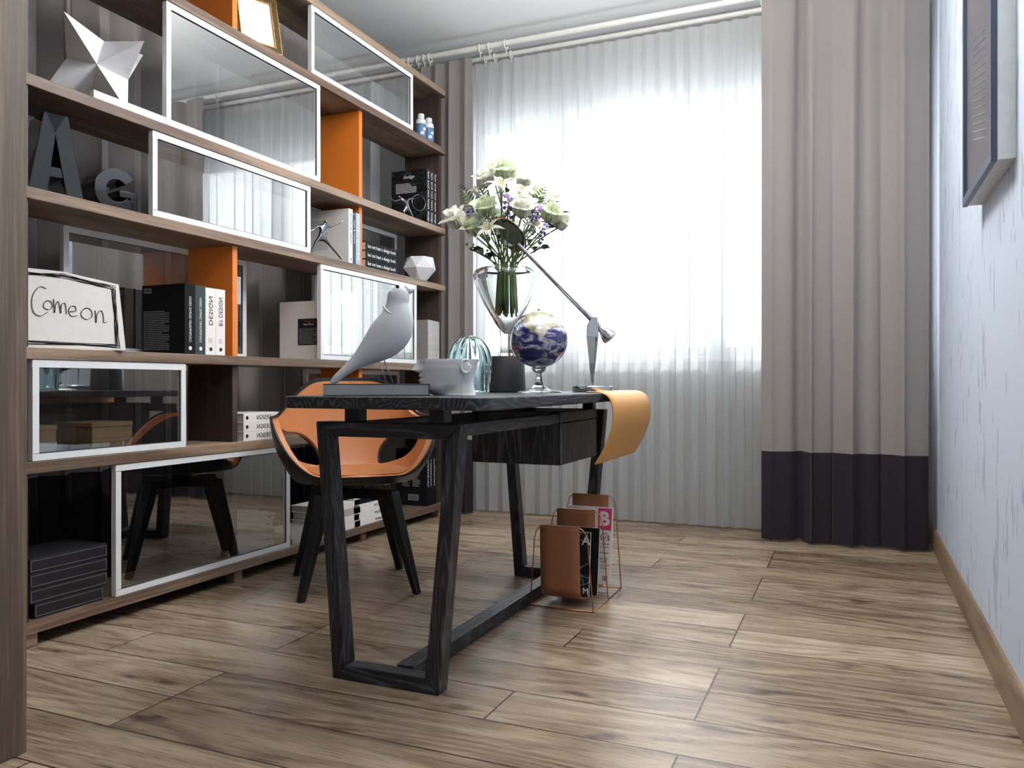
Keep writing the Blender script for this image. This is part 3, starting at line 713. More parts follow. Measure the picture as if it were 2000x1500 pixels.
# gold picture frame leaning on the upper shelf
def gold_frame():
    t_ = thing('photo_frame', 'small ornate gold picture frame leaning on the second shelf from the top', 'picture frame', (-2.335, YX(533, -2.33)-.085, tops[1]+.001), radians(90+0))
    t_.rotation_euler = (radians(-14), 0, radians(66))
    w, h, b = .105, .27, .026; m = MB()
    m.box(-w, w, -.012, .010, 0, b); m.box(-w, w, -.012, .010, h-b, h); m.box(-w, -w+b, -.012, .010, b, h-b); m.box(w-b, w, -.012, .010, b, h-b)
    m.build('frame', 'ornate_frame', t_, bevel=.005)
    i = MB(); q = b; g = .004
    i.box(-w+q, w-q, -.014, -.008, q, q+g); i.box(-w+q, w-q, -.014, -.008, h-q-g, h-q); i.box(-w+q, -w+q+g, -.014, -.008, q, h-q); i.box(w-q-g, w-q, -.014, -.008, q, h-q)
    i.box(-w, w, -.014, -.010, -.0, .004); i.box(-w, w, -.014, -.010, h-.004, h); i.box(-w, -w+.004, -.014, -.010, 0, h); i.box(w-.004, w, -.014, -.010, 0, h)
    i.build('gilt_edge', 'gold', t_)
    MB().box(-w+q, w-q, -.006, -.003, q, h-q).build('print', 'paper_white', t_)
    l = MB()
    for k in range(3): l.box(-.06+.01*k, .055, -.0065, -.006, .185-.008*k, .1858-.008*k)
    l.build('printed_line', 'grey_ink', t_)
    MB().box(-.012, .012, .012, .016, .01, h*.6).build('stand_leg', 'matt_black', t_)
gold_frame()
# hand drawn sign
def sign():
    t_ = thing('hand_drawn_sign', 'white board with a scribbled border reading Come on, leaning on the middle shelf', 'sign', (-2.335, YX(139, -2.33), tops[4]+.001), radians(0))
    ang = radians(80)
    t_.rotation_euler = (radians(-9), 0, radians(62))
    w, h = .155, .262
    MB().prism([(-w-.01, 0), (w+.012, 0), (w-.002, h*.87), (-w*.1, h*.985), (-w+.03, h), (-w-.004, h*.96)], 'y', 0, .012).build('board', 'paper_white', t_, bevel=.001)
    bd = t_.children[0] if t_.children else t_
    rnd = random.Random(3); s = MB()
    for k in range(10):
        j = lambda a=.0085: rnd.uniform(-a, a)
        loop = [(-w+.012+j(), .02+j()), (w-.012+j(), .014+j()), (w-.020+j(), h*.82+j()), (-w*.1+j(), h*.93+j(.008)), (-w+.02+j(), h*.93+j())]
        pts = []
        for i in range(5):
            a, b = loop[i], loop[(i+1) % 5]
            for q in range(6):
                f = q/6; pts.append((a[0]+(b[0]-a[0])*f+rnd.uniform(-.0012, .0012), -.0006, a[1]+(b[1]-a[1])*f+rnd.uniform(-.0012, .0012)))
        s.tube(pts, .0009, 4, closed=True)
    s.build('scribble_border', 'ink', bd)
    L = MB()
    def st(p, x, y, k=.034):
        # Catmull-Rom stroke
        P = [Vector((a*k+x, -.0008, b*k+y)) for a, b in p]; q = [P[0]]+P+[P[-1]]; o = []
        for i in range(1, len(q)-2):
            for f in range(6):
                tt = f/6; a, b, c, d = q[i-1], q[i], q[i+1], q[i+2]
                o.append(.5*((2*b)+(c-a)*tt+(2*a-5*b+4*c-d)*tt**2+(3*b-a-3*c+d)*tt**3))
        o.append(P[-1])
        for dx in (0, .0022): L.tube([v+Vector((dx, 0, dx*.6)) for v in o], .0007, 5)
    Cc = [(1.3, 3.0), (.7, 3.2), (.1, 2.4), (-.1, 1.3), (.1, .3), (.7, .0), (1.4, .5)]
    oc = [(.5, 1.5), (0, 1.1), (0, .5), (.5, .2), (1, .6), (.9, 1.3), (.4, 1.5), (.1, 1.2)]
    mm = [(0, 1.9), (.05, .2), (.2, 1.2), (.5, 1.6), (.7, .2), (.8, 1.2), (1.2, 1.4), (1.3, .1)]
    ee = [(0, .8), (.7, .9), (.7, 1.5), (.2, 1.5), (-.1, .9), (.2, .2), (.9, .3)]
    nn = [(0, 1.4), (.05, 0), (.2, 1.0), (.6, 1.4), (.8, .9), (.85, .1), (1.2, .2)]
    st(Cc, -.103, .105, .030); st(oc, -.072, .122, .023); st(mm, -.044, .112, .027); st(ee, .0, .104, .025)
    st(oc, .036, .094, .030); st(nn, .076, .090, .030)
    L.build('handwriting', 'ink', bd)
sign()
# bottles
def bottle(label, loc):
    t_ = thing('bottle', label, 'bottle', loc, 0, 'white capped bottles')
    MB().lathe([(0, 0), (.027, 0), (.030, .003), (.030, .112), (.027, .122), (.019, .127), (0, .127)], 28).build('body', 'white_gloss', t_, smooth=40)
    lbd = MB().lathe([(.0303, .006), (.0306, .006), (.0306, .096), (.0303, .096)], 28).build('label_band', 'bottle_blue', t_, smooth=40)
    MB().lathe([(0, .128), (.019, .128), (.020, .131), (.020, .152), (.017, .157), (0, .157)], 24).build('cap', 'white_matt', t_, smooth=40)
    w = MB()
    for a in (-.2, .15):
        for k in range(2):
            a0 = -.9+a+k*.5; z0 = .03+.024*k
            w.grid(lambda u, v: (.0309*cos(a0+.42*u), .0309*sin(a0+.42*u), z0+.016*v+.006*u), 6, 2)
    w.build('logo_mark', 'white_ink', lbd)
p = YX(822, -2.335); bottle('white capped bottle with blue label behind the glass door edge, left of two', (-2.335, p, tops[1]+.0003))
bottle('white capped bottle with blue label at the end of the shelf, right of two', (-2.33, p+.085, tops[1]+.0003))
# white faceted planter (right column)
def facet_planter():
    t_ = thing('faceted_planter', 'white geometric faceted planter at the right end of the middle shelf', 'planter', (-2.37, YX(826, -2.36)-.02, tops[3]+.0005), .3)
    m = MB(); n = 6; rings = [(.028, 0, 0), (.098, .085, .5), (.078, .150, 0)]
    vs = []
    for r, zz, o in rings:
        for i in range(n): a = 2*pi*(i+o)/n; vs.append((r*cos(a), r*sin(a), zz))
    fs = [tuple(range(n))[::-1]]
    for i in range(n):
        j = (i+1) % n
        fs += [(i, j, n+i), (n+i, j, n+j) if False else (j, n+j, n+i)]
        fs += [(n+i, n+j, 2*n+j), (n+i, 2*n+j, 2*n+i)]
    m.add(vs, fs)
    ib = len(m.v)
    m.build('shell', 'white_matt', t_, solid=.004)
    MB().lathe([(0, .12), (.07, .12)], 6).build('soil', 'matt_black', t_)
facet_planter()
# metal figurines
def skin_obj(name, verts, edges, mat, parent, root=0):
    me = bpy.data.meshes.new(name); me.from_pydata([v[:3] for v in verts], edges, []); me.update()
    o = bpy.data.objects.new(name, me); C.objects.link(o); o.parent = parent
    sk = o.modifiers.new('skin', 'SKIN'); sk.use_smooth_shade = True
    su = o.modifiers.new('sub', 'SUBSURF'); su.levels = 2; su.render_levels = 2
    for i, v in enumerate(verts):
        o.data.skin_vertices[0].data[i].radius = (v[3], v[3]); o.data.skin_vertices[0].data[i].use_root = (i == root)
    me.materials.append(M[mat]); return o
def figurine(label, loc, rz, pose, ringp=None):
    t_ = thing('figurine', label, 'figurine', loc, rz)
    if pose == 'run':
        v = [(0, 0, .095, .012), (0, .006, .125, .013), (0, .016, .15, .014), (0, .022, .165, .005), (0, .03, .183, .011),   # pelvis..head
             (0, .045, .152, .006), (0, .075, .168, .004), (0, .11, .186, .0035), (0, .118, .196, .004),                        # front arm up
             (0, -.012, .148, .006), (0, -.035, .13, .004), (0, -.06, .118, .0035),                                             # rear arm
             (0, .03, .085, .009), (0, .055, .06, .0065), (0, .085, .03, .0045), (0, .108, .006, .004), (0, .12, .018, .0035),  # front leg
             (0, -.02, .078, .009), (0, -.035, .045, .0065), (0, -.055, .006, .004), (0, -.04, .004, .0035)]
        e = [(0, 1), (1, 2), (2, 3), (3, 4), (2, 5), (5, 6), (6, 7), (7, 8), (2, 9), (9, 10), (10, 11), (0, 12), (12, 13), (13, 14), (14, 15), (15, 16), (0, 17), (17, 18), (18, 19), (19, 20)]
    else:
        v = [(0, 0, .06, .013), (0, -.012, .085, .016), (0, -.03, .10, .014), (0, -.05, .112, .006), (0, -.062, .118, .010),
             (0, -.045, .10, .005), (0, -.085, .085, .0045), (0, -.115, .10, .003), (0, .0, .105, .007), (0, .03, .12, .004), (0, .05, .118, .0035),
             (0, .015, .04, .010), (0, .03, .02, .006), (0, .035, .003, .005), (0, -.03, .035, .010), (0, -.02, .014, .006), (0, -.04, .003, .004)]
        e = [(0, 1), (1, 2), (2, 3), (3, 4), (2, 5), (5, 6), (6, 7), (1, 8), (8, 9), (9, 10), (0, 11), (11, 12), (12, 13), (0, 14), (14, 15), (15, 16)]
    skin_obj('figure', v, e, 'dark_chrome', t_)
    if ringp:
        pts = [(0, ringp[0]+ringp[2]*cos(a), ringp[1]+ringp[2]*sin(a)) for a in [2*pi*i/28 for i in range(28)]]
        MB().tube(pts, .0022, 8, closed=True).build('hoop', 'dark_chrome', t_, smooth=179)
    return t_
figurine('dark metal running figurine with one arm raised, in front of a white book', (-2.33, YX(626, -2.33), tops[3]+.002), radians(-28), 'run')
figurine('dark metal bent figurine with a hoop, in front of the tall black books', (-2.33, YX(796, -2.33), tops[2]+.002), radians(-28), 'bend', (.075, .10, .045))
# ------------------------------------------------------------------ picture on right wall
pf = thing('wall_picture', 'deep framed dark picture with a blue grey rim on the blue wall', 'picture', (RX, 2.55, 1.347))
MB().box(-.040, 0, -.28, .28, 0, .70).build('box_frame', 'mount', pf, bevel=.001)
fm = MB(); a = .022
fm.box(-.054, -.0405, -.283, .283, -.003, a); fm.box(-.054, -.0405, -.283, .283, .70-a, .703); fm.box(-.054, -.0405, -.283, -.283+a, a, .70-a); fm.box(-.054, -.0405, .283-a, .283, a, .70-a)
fm.build('front_rim', 'frame_blue', pf, bevel=.001)
MB().box(-.044, -.0405, -.283+a, .283-a, a, .70-a).build('print', 'picture_dark', pf)
sk = MB()
for k in range(14): sk.tube([(-.0445, -.12, .10+k*.022), (-.0445, .12, .16+k*.022)], .0012, 4)
sk.build('drawn_line', 'grey_ink', pf)
# ------------------------------------------------------------------ desk
ZT = .765
dk = thing('desk', 'black ash wood desk with trapezoid frame legs and a hanging drawer box', 'desk', (-1.13, 2.45, 0))
dl = Vector(dk.location)
def dpart(mb, name, mat, bevel=.003, smooth=None, parent=None):
    o = mb.build(name, mat, parent or dk, bevel=bevel, smooth=smooth); o.data.transform(Matrix.Translation(-dl)); return o
def rrect(x0, x1, y0, y1, r, n=6):
    out = []
    for cx, cy, a0 in ((x1-r, y1-r, 0), (x0+r, y1-r, 90), (x0+r, y0+r, 180), (x1-r, y0+r, 270)):
        for i in range(n+1):
            a = radians(a0+90*i/n); out.append((cx+r*cos(a), cy+r*sin(a)))
    return out
dpart(MB().prism(rrect(-1.42, -.81, 1.72, 3.26, .05), 'z', ZT-.032, ZT), 'tabletop', 'black_ash_y', .004)
def frame(y0, y1):
    fr_ = thing('x', 'x', 'x'); bpy.data.objects.remove(fr_)
    zt = .695; w = .040
    xl0, xr0, xl1, xr1 = -1.303, -.978, -1.358, -.915    # bottom / top outer x
    def xl(z): return xl0+(xl1-xl0)*z/zt
    def xr(z): return xr0+(xr1-xr0)*z/zt
    for f, sgn in ((xl, 1), (xr, -1)):
        g = f
        m = MB().prism([(f(0), 0), (f(0)+sgn*w, w), (f(zt)+sgn*w, zt-w), (f(zt), zt)], 'y', y0, y1)
        dpart(m, 'leg', 'black_ash_v')
    dpart(MB().prism([(xl(zt), zt), (xl(zt)+w, zt-w), (xr(zt)-w, zt-w), (xr(zt), zt)], 'y', y0, y1), 'top_rail', 'black_ash_h')
    dpart(MB().prism([(xl(0), 0), (xr(0), 0), (xr(0)-w, w), (xl(0)+w, w)], 'y', y0, y1), 'bottom_rail', 'black_ash_h')
frame(1.805, 1.855); frame(3.065, 3.115)
dpart(MB().box(-1.132, -1.078, 1.855, 3.065, .002, .046), 'stretcher', 'black_ash_y')
for x in (-1.262, -.955):
    dpart(MB().box(x-.018, x+.018, 1.87, 3.05, .66, .694), 'side_rail', 'black_ash_y')
for x in (-1.245, -.985):
    for y in (1.83, 3.09):
        dpart(MB().box(x-.022, x+.022, y-.022, y+.022, .695, ZT-.032), 'spacer', 'black_wood')
db = dpart(MB().box(-1.272, -.932, 2.60, 3.02, .515, .66), 'drawer_box', 'black_ash_v')
dpart(MB().box(-1.235, -.965, 2.575, 2.60, .66, .70).box(-1.272, -.932, 2.60, 3.02, .662, .70), 'drawer_tray', 'black_ash_h')
# leather desk mat hanging over the right edge
def desk_mat():
    prof = [(-1.0, ZT+.003), (-.87, ZT+.003), (-.835, ZT+.003), (-.805, ZT-.003), (-.785, ZT-.018), (-.773, ZT-.045), (-.770, ZT-.08), (-.775, ZT-.12), (-.790, ZT-.165), (-.812, ZT-.21), (-.836, ZT-.25)]
    # refine
    P = [Vector((a, 0, b)) for a, b in prof]; q = [P[0]]+P+[P[-1]]; o = []
    for i in range(1, len(q)-2):
        for f in range(4):
            tt = f/4; a, b, c, d = q[i-1], q[i], q[i+1], q[i+2]
            o.append(.5*((2*b)+(c-a)*tt+(2*a-5*b+4*c-d)*tt**2+(3*b-a-3*c+d)*tt**3))
    o.append(P[-1]); o = [p for p in o if p.x > -.875 or p.z < ZT]
    y0, y1 = 2.69, 3.23; n = len(o)
    m = MB().grid(lambda u, v: (o[min(n-1, int(round(u*(n-1))))].x, y0+(y1-y0)*v, o[min(n-1, int(round(u*(n-1))))].z), n-1, 10)
    ob = m.build('desk_mat', 'mat_leather', smooth=179); s = ob.modifiers.new('s', 'SOLIDIFY'); s.thickness = .005; s.offset = 0
    tag(ob, 'ochre leather desk mat curling over the far right edge of the black desk', 'desk mat')
desk_mat()
# ------------------------------------------------------------------ things on the desk
def facing(u): return TH + atan((1000-u)/F)
# grey book and bird
cpos = W(736, 770, 2.16); rz = facing(736)
t_ = thing('flat_book', 'flat grey book lying on the near end of the desk under the bird', 'book', (cpos.x, cpos.y, ZT+.0005), rz)
MB().box(-.142, .142, 0, .2, 0, .0022).box(-.142, .142, 0, .2, .030, .0322).box(.1395, .142, 0, .2, .0022, .030).build('cover', 'matt_black', t_, bevel=.0005)
MB().box(-.1415, .139, .0006, .196, .0023, .0299).build('pages', 'book_grey', t_)
bird = thing('bird_figurine', 'pale grey bird figurine with a long tail standing on the flat grey book', 'bird figurine', (cpos.x, cpos.y, ZT+.0332), rz)
bird.location += Vector((cos(rz+pi/2), sin(rz+pi/2), 0))*.06
S = 2.19/F/3           # crop pixels (x3) to metres at that depth
def bx_(px, py): return ((px/3+440-736)*2.19/F, (752-(py/3+380))*2.19/F)
secs = [(625, 1114, 14, 12), (655, 1086, 24, 22), (703, 1042, 28, 30), (780, 980, 46, 48), (860, 918, 84, 80), (925, 862, 112, 102), (978, 800, 118, 110), (1003, 735, 103, 100), (1010, 680, 84, 84), (1012, 640, 68, 72), (1016, 600, 66, 70), (1022, 572, 60, 62), (1022, 548, 44, 46), (1021, 532, 20, 22), (1021, 527, 3, 3)]
cs = [(Vector((bx_(a, b)[0], 0, bx_(a, b)[1])), r1*S, r2*S) for a, b, r1, r2 in secs]
# smooth interpolation
def cr(a, b, c, d, t): return .5*((2*b)+(c-a)*t+(2*a-5*b+4*c-d)*t*t+(3*b-a-3*c+d)*t**3)
fin = []
for i in range(len(cs)-1):
    q = [cs[max(i-1, 0)], cs[i], cs[i+1], cs[min(i+2, len(cs)-1)]]
    for k in range(4):
        t = k/4; fin.append((cr(q[0][0], q[1][0], q[2][0], q[3][0], t), max(.0005, cr(q[0][1], q[1][1], q[2][1], q[3][1], t)), max(.0005, cr(q[0][2], q[1][2], q[2][2], q[3][2], t))))
fin.append(cs[-1])
m = MB(); n = 24
for i, (p, ra, rb) in enumerate(fin):
    tdir = (fin[min(i+1, len(fin)-1)][0]-fin[max(i-1, 0)][0]).normalized(); nrm = Vector((-tdir.z, 0, tdir.x))
    for k in range(n):
        a = 2*pi*k/n; m.v.append(tuple(p+nrm*cos(a)*ra+Vector((0, 1, 0))*sin(a)*rb*.82))
for i in range(len(fin)-1):
    for k in range(n): m.f.append((i*n+k, (i+1)*n+k, (i+1)*n+(k+1) % n, i*n+(k+1) % n))
m.f.append(tuple(range(n))); m.f.append(tuple(range((len(fin)-1)*n, len(fin)*n))[::-1])
bb = m.build('body', 'bird_grey', bird, smooth=179)
a = bx_(1055, 565); b_ = bx_(1120, 548)
MB().tube([(a[0], 0, a[1]), ((a[0]+b_[0])/2, 0, (a[1]+b_[1])/2), (b_[0], 0, b_[1])], [.016, .009, .001], 14).build('beak', 'bird_grey', bb, smooth=179)
for sgn in (-1, 1):
    a = bx_(1008, 545); MB().ell((a[0], sgn*.0305, a[1]), (.005, .003, .005)).build('eye', 'eye', bb, smooth=179)
for k, (xx, yy) in enumerate(((910, 1112), (952, 1112))):
    a = bx_(xx, 1116); top = bx_(xx-62+20*k, 985) if False else bx_(905+28*k+2, 960)
    top = bx_((850, 885)[k]+42, 965); a = bx_((935, 975)[k]+10, 1114)
    MB().tube([(top[0], (-.012, .012)[k], top[1]), (a[0], (-.012, .012)[k], .0012)], .0016, 8).build('leg', 'steel_grey', bird, smooth=179)
a, b_, c_ = bx_(925, 668), bx_(950, 700), bx_(975, 714)
MB().tube([(a[0], -.045, a[1]), (b_[0], -.066, b_[1]), (c_[0], -.073, c_[1])], [.003, .003, .001], 8).build('wing_ridge', 'bird_grey', bb, smooth=179)
# head planter
def head_planter():
    d = 2.21; c = W(880, 773, d); rz = facing(880); k = d/F
    t_ = thing('head_planter', 'white half head planter with face in profile, cut flat above the nose', 'planter', (c.x, c.y, ZT+.0005), rz)
    t_.location += Vector((cos(rz+pi/2), sin(rz+pi/2), 0))*.07
    H = .1015
    # height fraction: front x, back x, half width  (x in px from u=880)
    prof = [(0, -32, 51, 30), (.05, -42, 50, 30), (.10, -50, 49, 31), (.16, -56, 48, 32), (.25, -60, 47, 33), (.35, -61, 46.5, 34), (.45, -61, 47, 36), (.55, -61, 48, 38), (.65, -62, 50, 40), (.75, -63, 52, 42), (.85, -63.5, 54, 43), (.93, -64, 56, 44), (1, -64, 58, 44)]
    def ip(z, j):
        for i in range(len(prof)-1):
            if prof[i][0] <= z <= prof[i+1][0]:
                f = (z-prof[i][0])/(prof[i+1][0]-prof[i][0]); n_ = len(prof); return cr(prof[max(i-1, 0)][j], prof[i][j], prof[i+1][j], prof[min(i+2, n_-1)][j], f)
        return prof[-1][j]
    def g(x, c0, s): return math.exp(-((x-c0)/s)**2)
    def surf(u, v, inset=0):
        a = 2*pi*u; z = v
        xf, xb, w = ip(z, 1)*k+inset, ip(z, 2)*k-inset, ip(z, 3)*k-inset
        cx = (xf+xb)/2; rx = (xb-xf)/2
        ca, sa = cos(a), sin(a); e = .86
        x = cx+rx*math.copysign(abs(ca)**e, ca); y = w*math.copysign(abs(sa)**e, sa)
        if ca < 0:   # face narrower than the skull
            y *= 1-.28*(-ca)**1.5
        if not inset and ca < 0:
            yy = y
            nose = .022*math.exp(-(yy/(.008+.004*g(z, .68, .08)))**2)*(math.exp(-((.70-z)/.055)**2) if z < .70 else max(0, 1-(z-.70)/.32)**1.1)
            lips = .0044*math.exp(-(yy/.017)**2)*(g(z, .535, .038)+.95*g(z, .405, .038))-.003*math.exp(-(yy/.018)**2)*g(z, .47, .016)
            chin = .006*math.exp(-(yy/.018)**2)*g(z, .17, .09)
            eye = -.006*(g(abs(yy), .021, .011))*g(z, .92, .16)
            x -= nose+lips+chin+eye
        # jaw shade line: hollow under the jaw
        if not inset:
            y += -math.copysign(1, sa)*.010*g(x/k, -10+40*z, 16)*g(z, .10, .16)
        return (x, y, z*H)
    m = MB(); m.grid(lambda u, v: surf(u, v), 160, 100)
    m.grid(lambda u, v: surf(u, 1-v*.75, .004), 64, 16)
    # rim
    m.grid(lambda u, v: tuple(Vector(surf(u, 1, 0))*(1-v)+Vector(surf(u, 1, .004))*v), 128, 1)
    zb = .25*H
    hb = m.build('head', 'white_matt', t_, smooth=60)
    s = MB(); s.grid(lambda u, v: tuple(Vector((0, 0, H*.55))*(1-v)+Vector(surf(u, .55, .0045))*v), 48, 1); s.build('soil', 'matt_black', t_)
    for sgn in (-1, 1):
        e = MB(); cx, cz = 36*k*1.0-.008, .80*H; y0 = sgn*.0575
        pts = []
        for i in range(26):
            a = radians(60)+2*pi*.86*i/25; R1, R2 = .0135, .0185
            pts.append((cx+R1*cos(a)*(1 if i < 18 else .8), y0-sgn*(.002 if i > 20 else 0), cz+R2*sin(a)*(1 if sin(a) < 0 or True else 1)))
        pts = [(p[0], p[1], min(p[2], H-.003)) for p in pts]
        e.tube(pts, [.0028+.0012*sin(pi*i/25) for i in range(26)], 8)
        pts2 = [(cx-.004+.006*cos(a), y0-sgn*.002, min(cz-.001+.009*sin(a), H-.003)) for a in [radians(40+22*i) for i in range(9)]]
        e.tube(pts2, .0024, 8); e.ell((cx, y0-sgn*.004, cz-.002), (.012, .005, .015)); e.ell((cx-.002, y0-sgn*.001, cz-.017), (.006, .0035, .006))
        e.build('ear', 'white_matt', hb, smooth=179)
head_planter()
# teal glass dome
c = W(917, 768, 2.75)
t_ = thing('glass_dome_vase', 'teal tinted fluted glass dome behind the head planter', 'vase', (c.x, c.y, ZT+.001), .4)
def dome(u, v, off=0):
    a = 2*pi*u; H = .195-off; R = .073-off
    s = v*1.0
    if s < .5: r = R*(.93+.07*s/.5); z = .003+s/.5*H*.52
    else:
        b = (s-.5)/.5*pi/2; r = R*cos(b); z = .003+H*.52+H*.48*sin(b)
    fl = 1+.055*cos(10*a)*(.2+.8*min(1, s*2))*(1 if s < .95 else .3)
    return (r*fl*cos(a), r*fl*sin(a), z)
m = MB(); m.grid(lambda u, v: dome(u, v), 120, 30); m.grid(lambda u, v: dome(u, 1-v, .012), 120, 30)
m.grid(lambda u, v: tuple(Vector(dome(u, 0, .012))*(1-v)+Vector(dome(u, 0, 0))*v), 120, 1)
m.build('glass_shell', 'teal_glass', t_, smooth=179)
# vase
VD = 3.06; vc = W(990, 768, VD); kx = VD/F
vase = thing('vase', 'tall clear glass vase on a black block base holding the bouquet', 'vase', (vc.x, vc.y, ZT+.0005))
MB().lathe([(0, 0), (.070, 0), (.073, .003), (.066, .130), (.062, .136), (0, .136)], 40).build('base', 'matt_black', vase, smooth=40)
outer = [(0, .137), (.028, .137), (.026, .150), (.0235, .20), (.030, .235), (.058, .285), (.088, .335), (.112, .39), (.126, .425), (.129, .445), (.122, .462), (.100, .472), (.078, .476)]
inner = [(.078, .470), (.100, .465), (.116, .452), (.120, .440), (.117, .423), (.104, .39), (.080, .337), (.050, .287), (.022, .245), (.008, .225), (0, .222)]
MB().lathe(outer+inner, 64).build('glass_body', 'clear_glass', vase, smooth=179)
# globe
gd = 2.88; gc = W(1053, 663, gd)
gl = thing('globe', 'blue and white earth globe on a clear crystal stand', 'globe', (gc.x, gc.y, ZT+.0005), TH)
gr = 56*gd/F; gz = gc.z-ZT
m = MB().ell((0, 0, 0), (gr, gr, gr), 160, 100)
o = m.build('globe_ball', 'globe_paint', gl, smooth=179); o.location = (0, 0, gz)
ca = o.data.color_attributes.new('land', 'FLOAT_COLOR', 'POINT')
def inpoly(x, y, P):
    r = False; j = len(P)-1
    for i in range(len(P)):
        if ((P[i][1] > y) != (P[j][1] > y)) and (x < (P[j][0]-P[i][0])*(y-P[i][1])/(P[j][1]-P[i][1]+1e-12)+P[i][0]): r = not r
        j = i
    return r
africa = [(-.62, .72), (-.50, .35), (-.30, .22), (-.12, .10), (-.02, -.05), (.06, -.02), (.20, .12), (.28, .28), (.60, .42), (.74, .62), (.3, .98), (-.3, .98)]
mada = [(.20, -.22), (.15, -.12), (.22, -.03), (.28, -.12)]
for i, v in enumerate(o.data.vertices):
    x, y, z_ = v.co/gr
    n1 = noise.noise(Vector((x*5, y*5, z_*5)))*.09
    X, Z = x+n1, z_+n1*.7
    land = (y < 0 and (inpoly(X, Z, africa) or inpoly(X, Z, mada))) or (y >= 0 and noise.noise(Vector((x*1.6+4, y*1.6, z_*1.6))) > .12)
    ca.data[i].color = (1, 1, 1, 1) if land else (0, 0, 0, 1)
MB().lathe([(0, gz+gr-.001), (.006, gz+gr), (.006, gz+gr+.004), (.003, gz+gr+.010), (0, gz+gr+.011)], 16).build('top_knob', 'chrome', gl, smooth=40)
zt = gz-gr
MB().lathe([(0, 0), (.080, 0), (.083, .002), (.080, .006), (.050, .008), (.026, .018), (.014, .036), (.010, .052), (.012, .056), (.009, .060), (.009, zt-.012), (.016, zt-.008), (.022, zt+.004), (.018, zt+.004), (0, zt-.002)], 48).build('stand', 'clear_glass', gl, smooth=50)
MB().tube([(.024*cos(a), 0, zt+.002+.018*sin(a)) for a in [radians(180+18*i) for i in range(11)]], .0035, 10).build('cradle', 'chrome', gl, smooth=179)
# desk lamp
ld = 3.02; lc = W(1157, 768, ld)
lp = thing('desk_lamp', 'chrome balance arm desk lamp at the far end of the desk', 'lamp', (lc.x, lc.y, ZT+.0005), TH+.05)
kk = ld/F
def lpx(u, v): return ((u-1157)*kk, 0, (HOR-v)*kk+CH-ZT)
MB().lathe([(0, 0), (.076, 0), (.077, .002), (.077, .021), (.075, .023), (0, .023)], 48).build('base', 'chrome', lp, smooth=40)
zt = lpx(0, 620)[2]
m = MB()
for (x0, x1, w) in ((-.014, -.002, 1), (.002, .020, 1)): pass
# faceted spear: narrow foot, wide shoulder
rings = [(.0035, .023), (.024, zt-.085), (.0235, zt-.06)]
vs = []; fs = []
for r, zz in rings:
    for i in range(4): a = pi/4*0+pi/2*i+.35; vs.append((r*cos(a)*1.0, r*sin(a)*.7, zz))
for q in range(2):
    for i in range(4): fs.append((q*4+i, q*4+(i+1) % 4, (q+1)*4+(i+1) % 4, (q+1)*4+i))
fs += [(3, 2, 1, 0), (8, 9, 10, 11)]
m.add(vs, fs); m.build('spear_post', 'chrome', lp)
fk = MB()
for y in (-.014, .014): fk.prism([(-.022, zt-.075), (.022, zt-.075), (.017, zt), (-.005, zt), (-.018, zt-.03)], 'y', y-.002, y+.002)
fk.build('fork', 'chrome', lp, bevel=.001)
P0 = Vector(lpx(1166, 634)); P1 = Vector(lpx(1012, 478)); dirv = (P1-P0).normalized()
MB().tube([P0-dirv*.03, P1], [.0115, .0085], 16).build('arm', 'chrome', lp, smooth=40)
MB().tube([P0-Vector((0, .02, 0)), P0+Vector((0, .02, 0))], .005, 12).build('pivot', 'chrome', lp, smooth=40)
e0 = P0-dirv*.026; MB().tube([e0+dirv*.022, e0-dirv*.035, e0-dirv*.046, e0-dirv*.05], [.007, .029, .029, .022], 32).build('counterweight', 'chrome', lp, smooth=35)
# head: shallow oval dish
hc = Vector(lpx(996, 459))
ax = Vector((-.45, -.62, -.5)).normalized()
along = (dirv-ax*dirv.dot(ax)).normalized(); side = ax.cross(along)
hm = Matrix.Identity(4)
for i in range(3): hm[i][0] = along[i]; hm[i][1] = side[i]; hm[i][2] = ax[i]; hm[i][3] = hc[i]
hd = MB(); prof = [(0, -.020), (.025, -.019), (.042, -.012), (.050, 0), (.052, .004), (.047, .004), (.044, .0), (.036, -.007), (.02, -.012), (0, -.013)]
hd.lathe(prof, 48, mat=hm @ Matrix.Diagonal((1.5, 1.08, 1.1, 1)))
hh_ = hd.build('lamp_head', 'chrome', lp, smooth=50)
MB().lathe([(0, -.004), (.036, -.004), (.036, -.0025), (0, -.0025)], 40, mat=hm @ Matrix.Diagonal((1.5, 1.08, 1.1, 1))).build('diffuser', 'steel_grey', hh_, smooth=40)
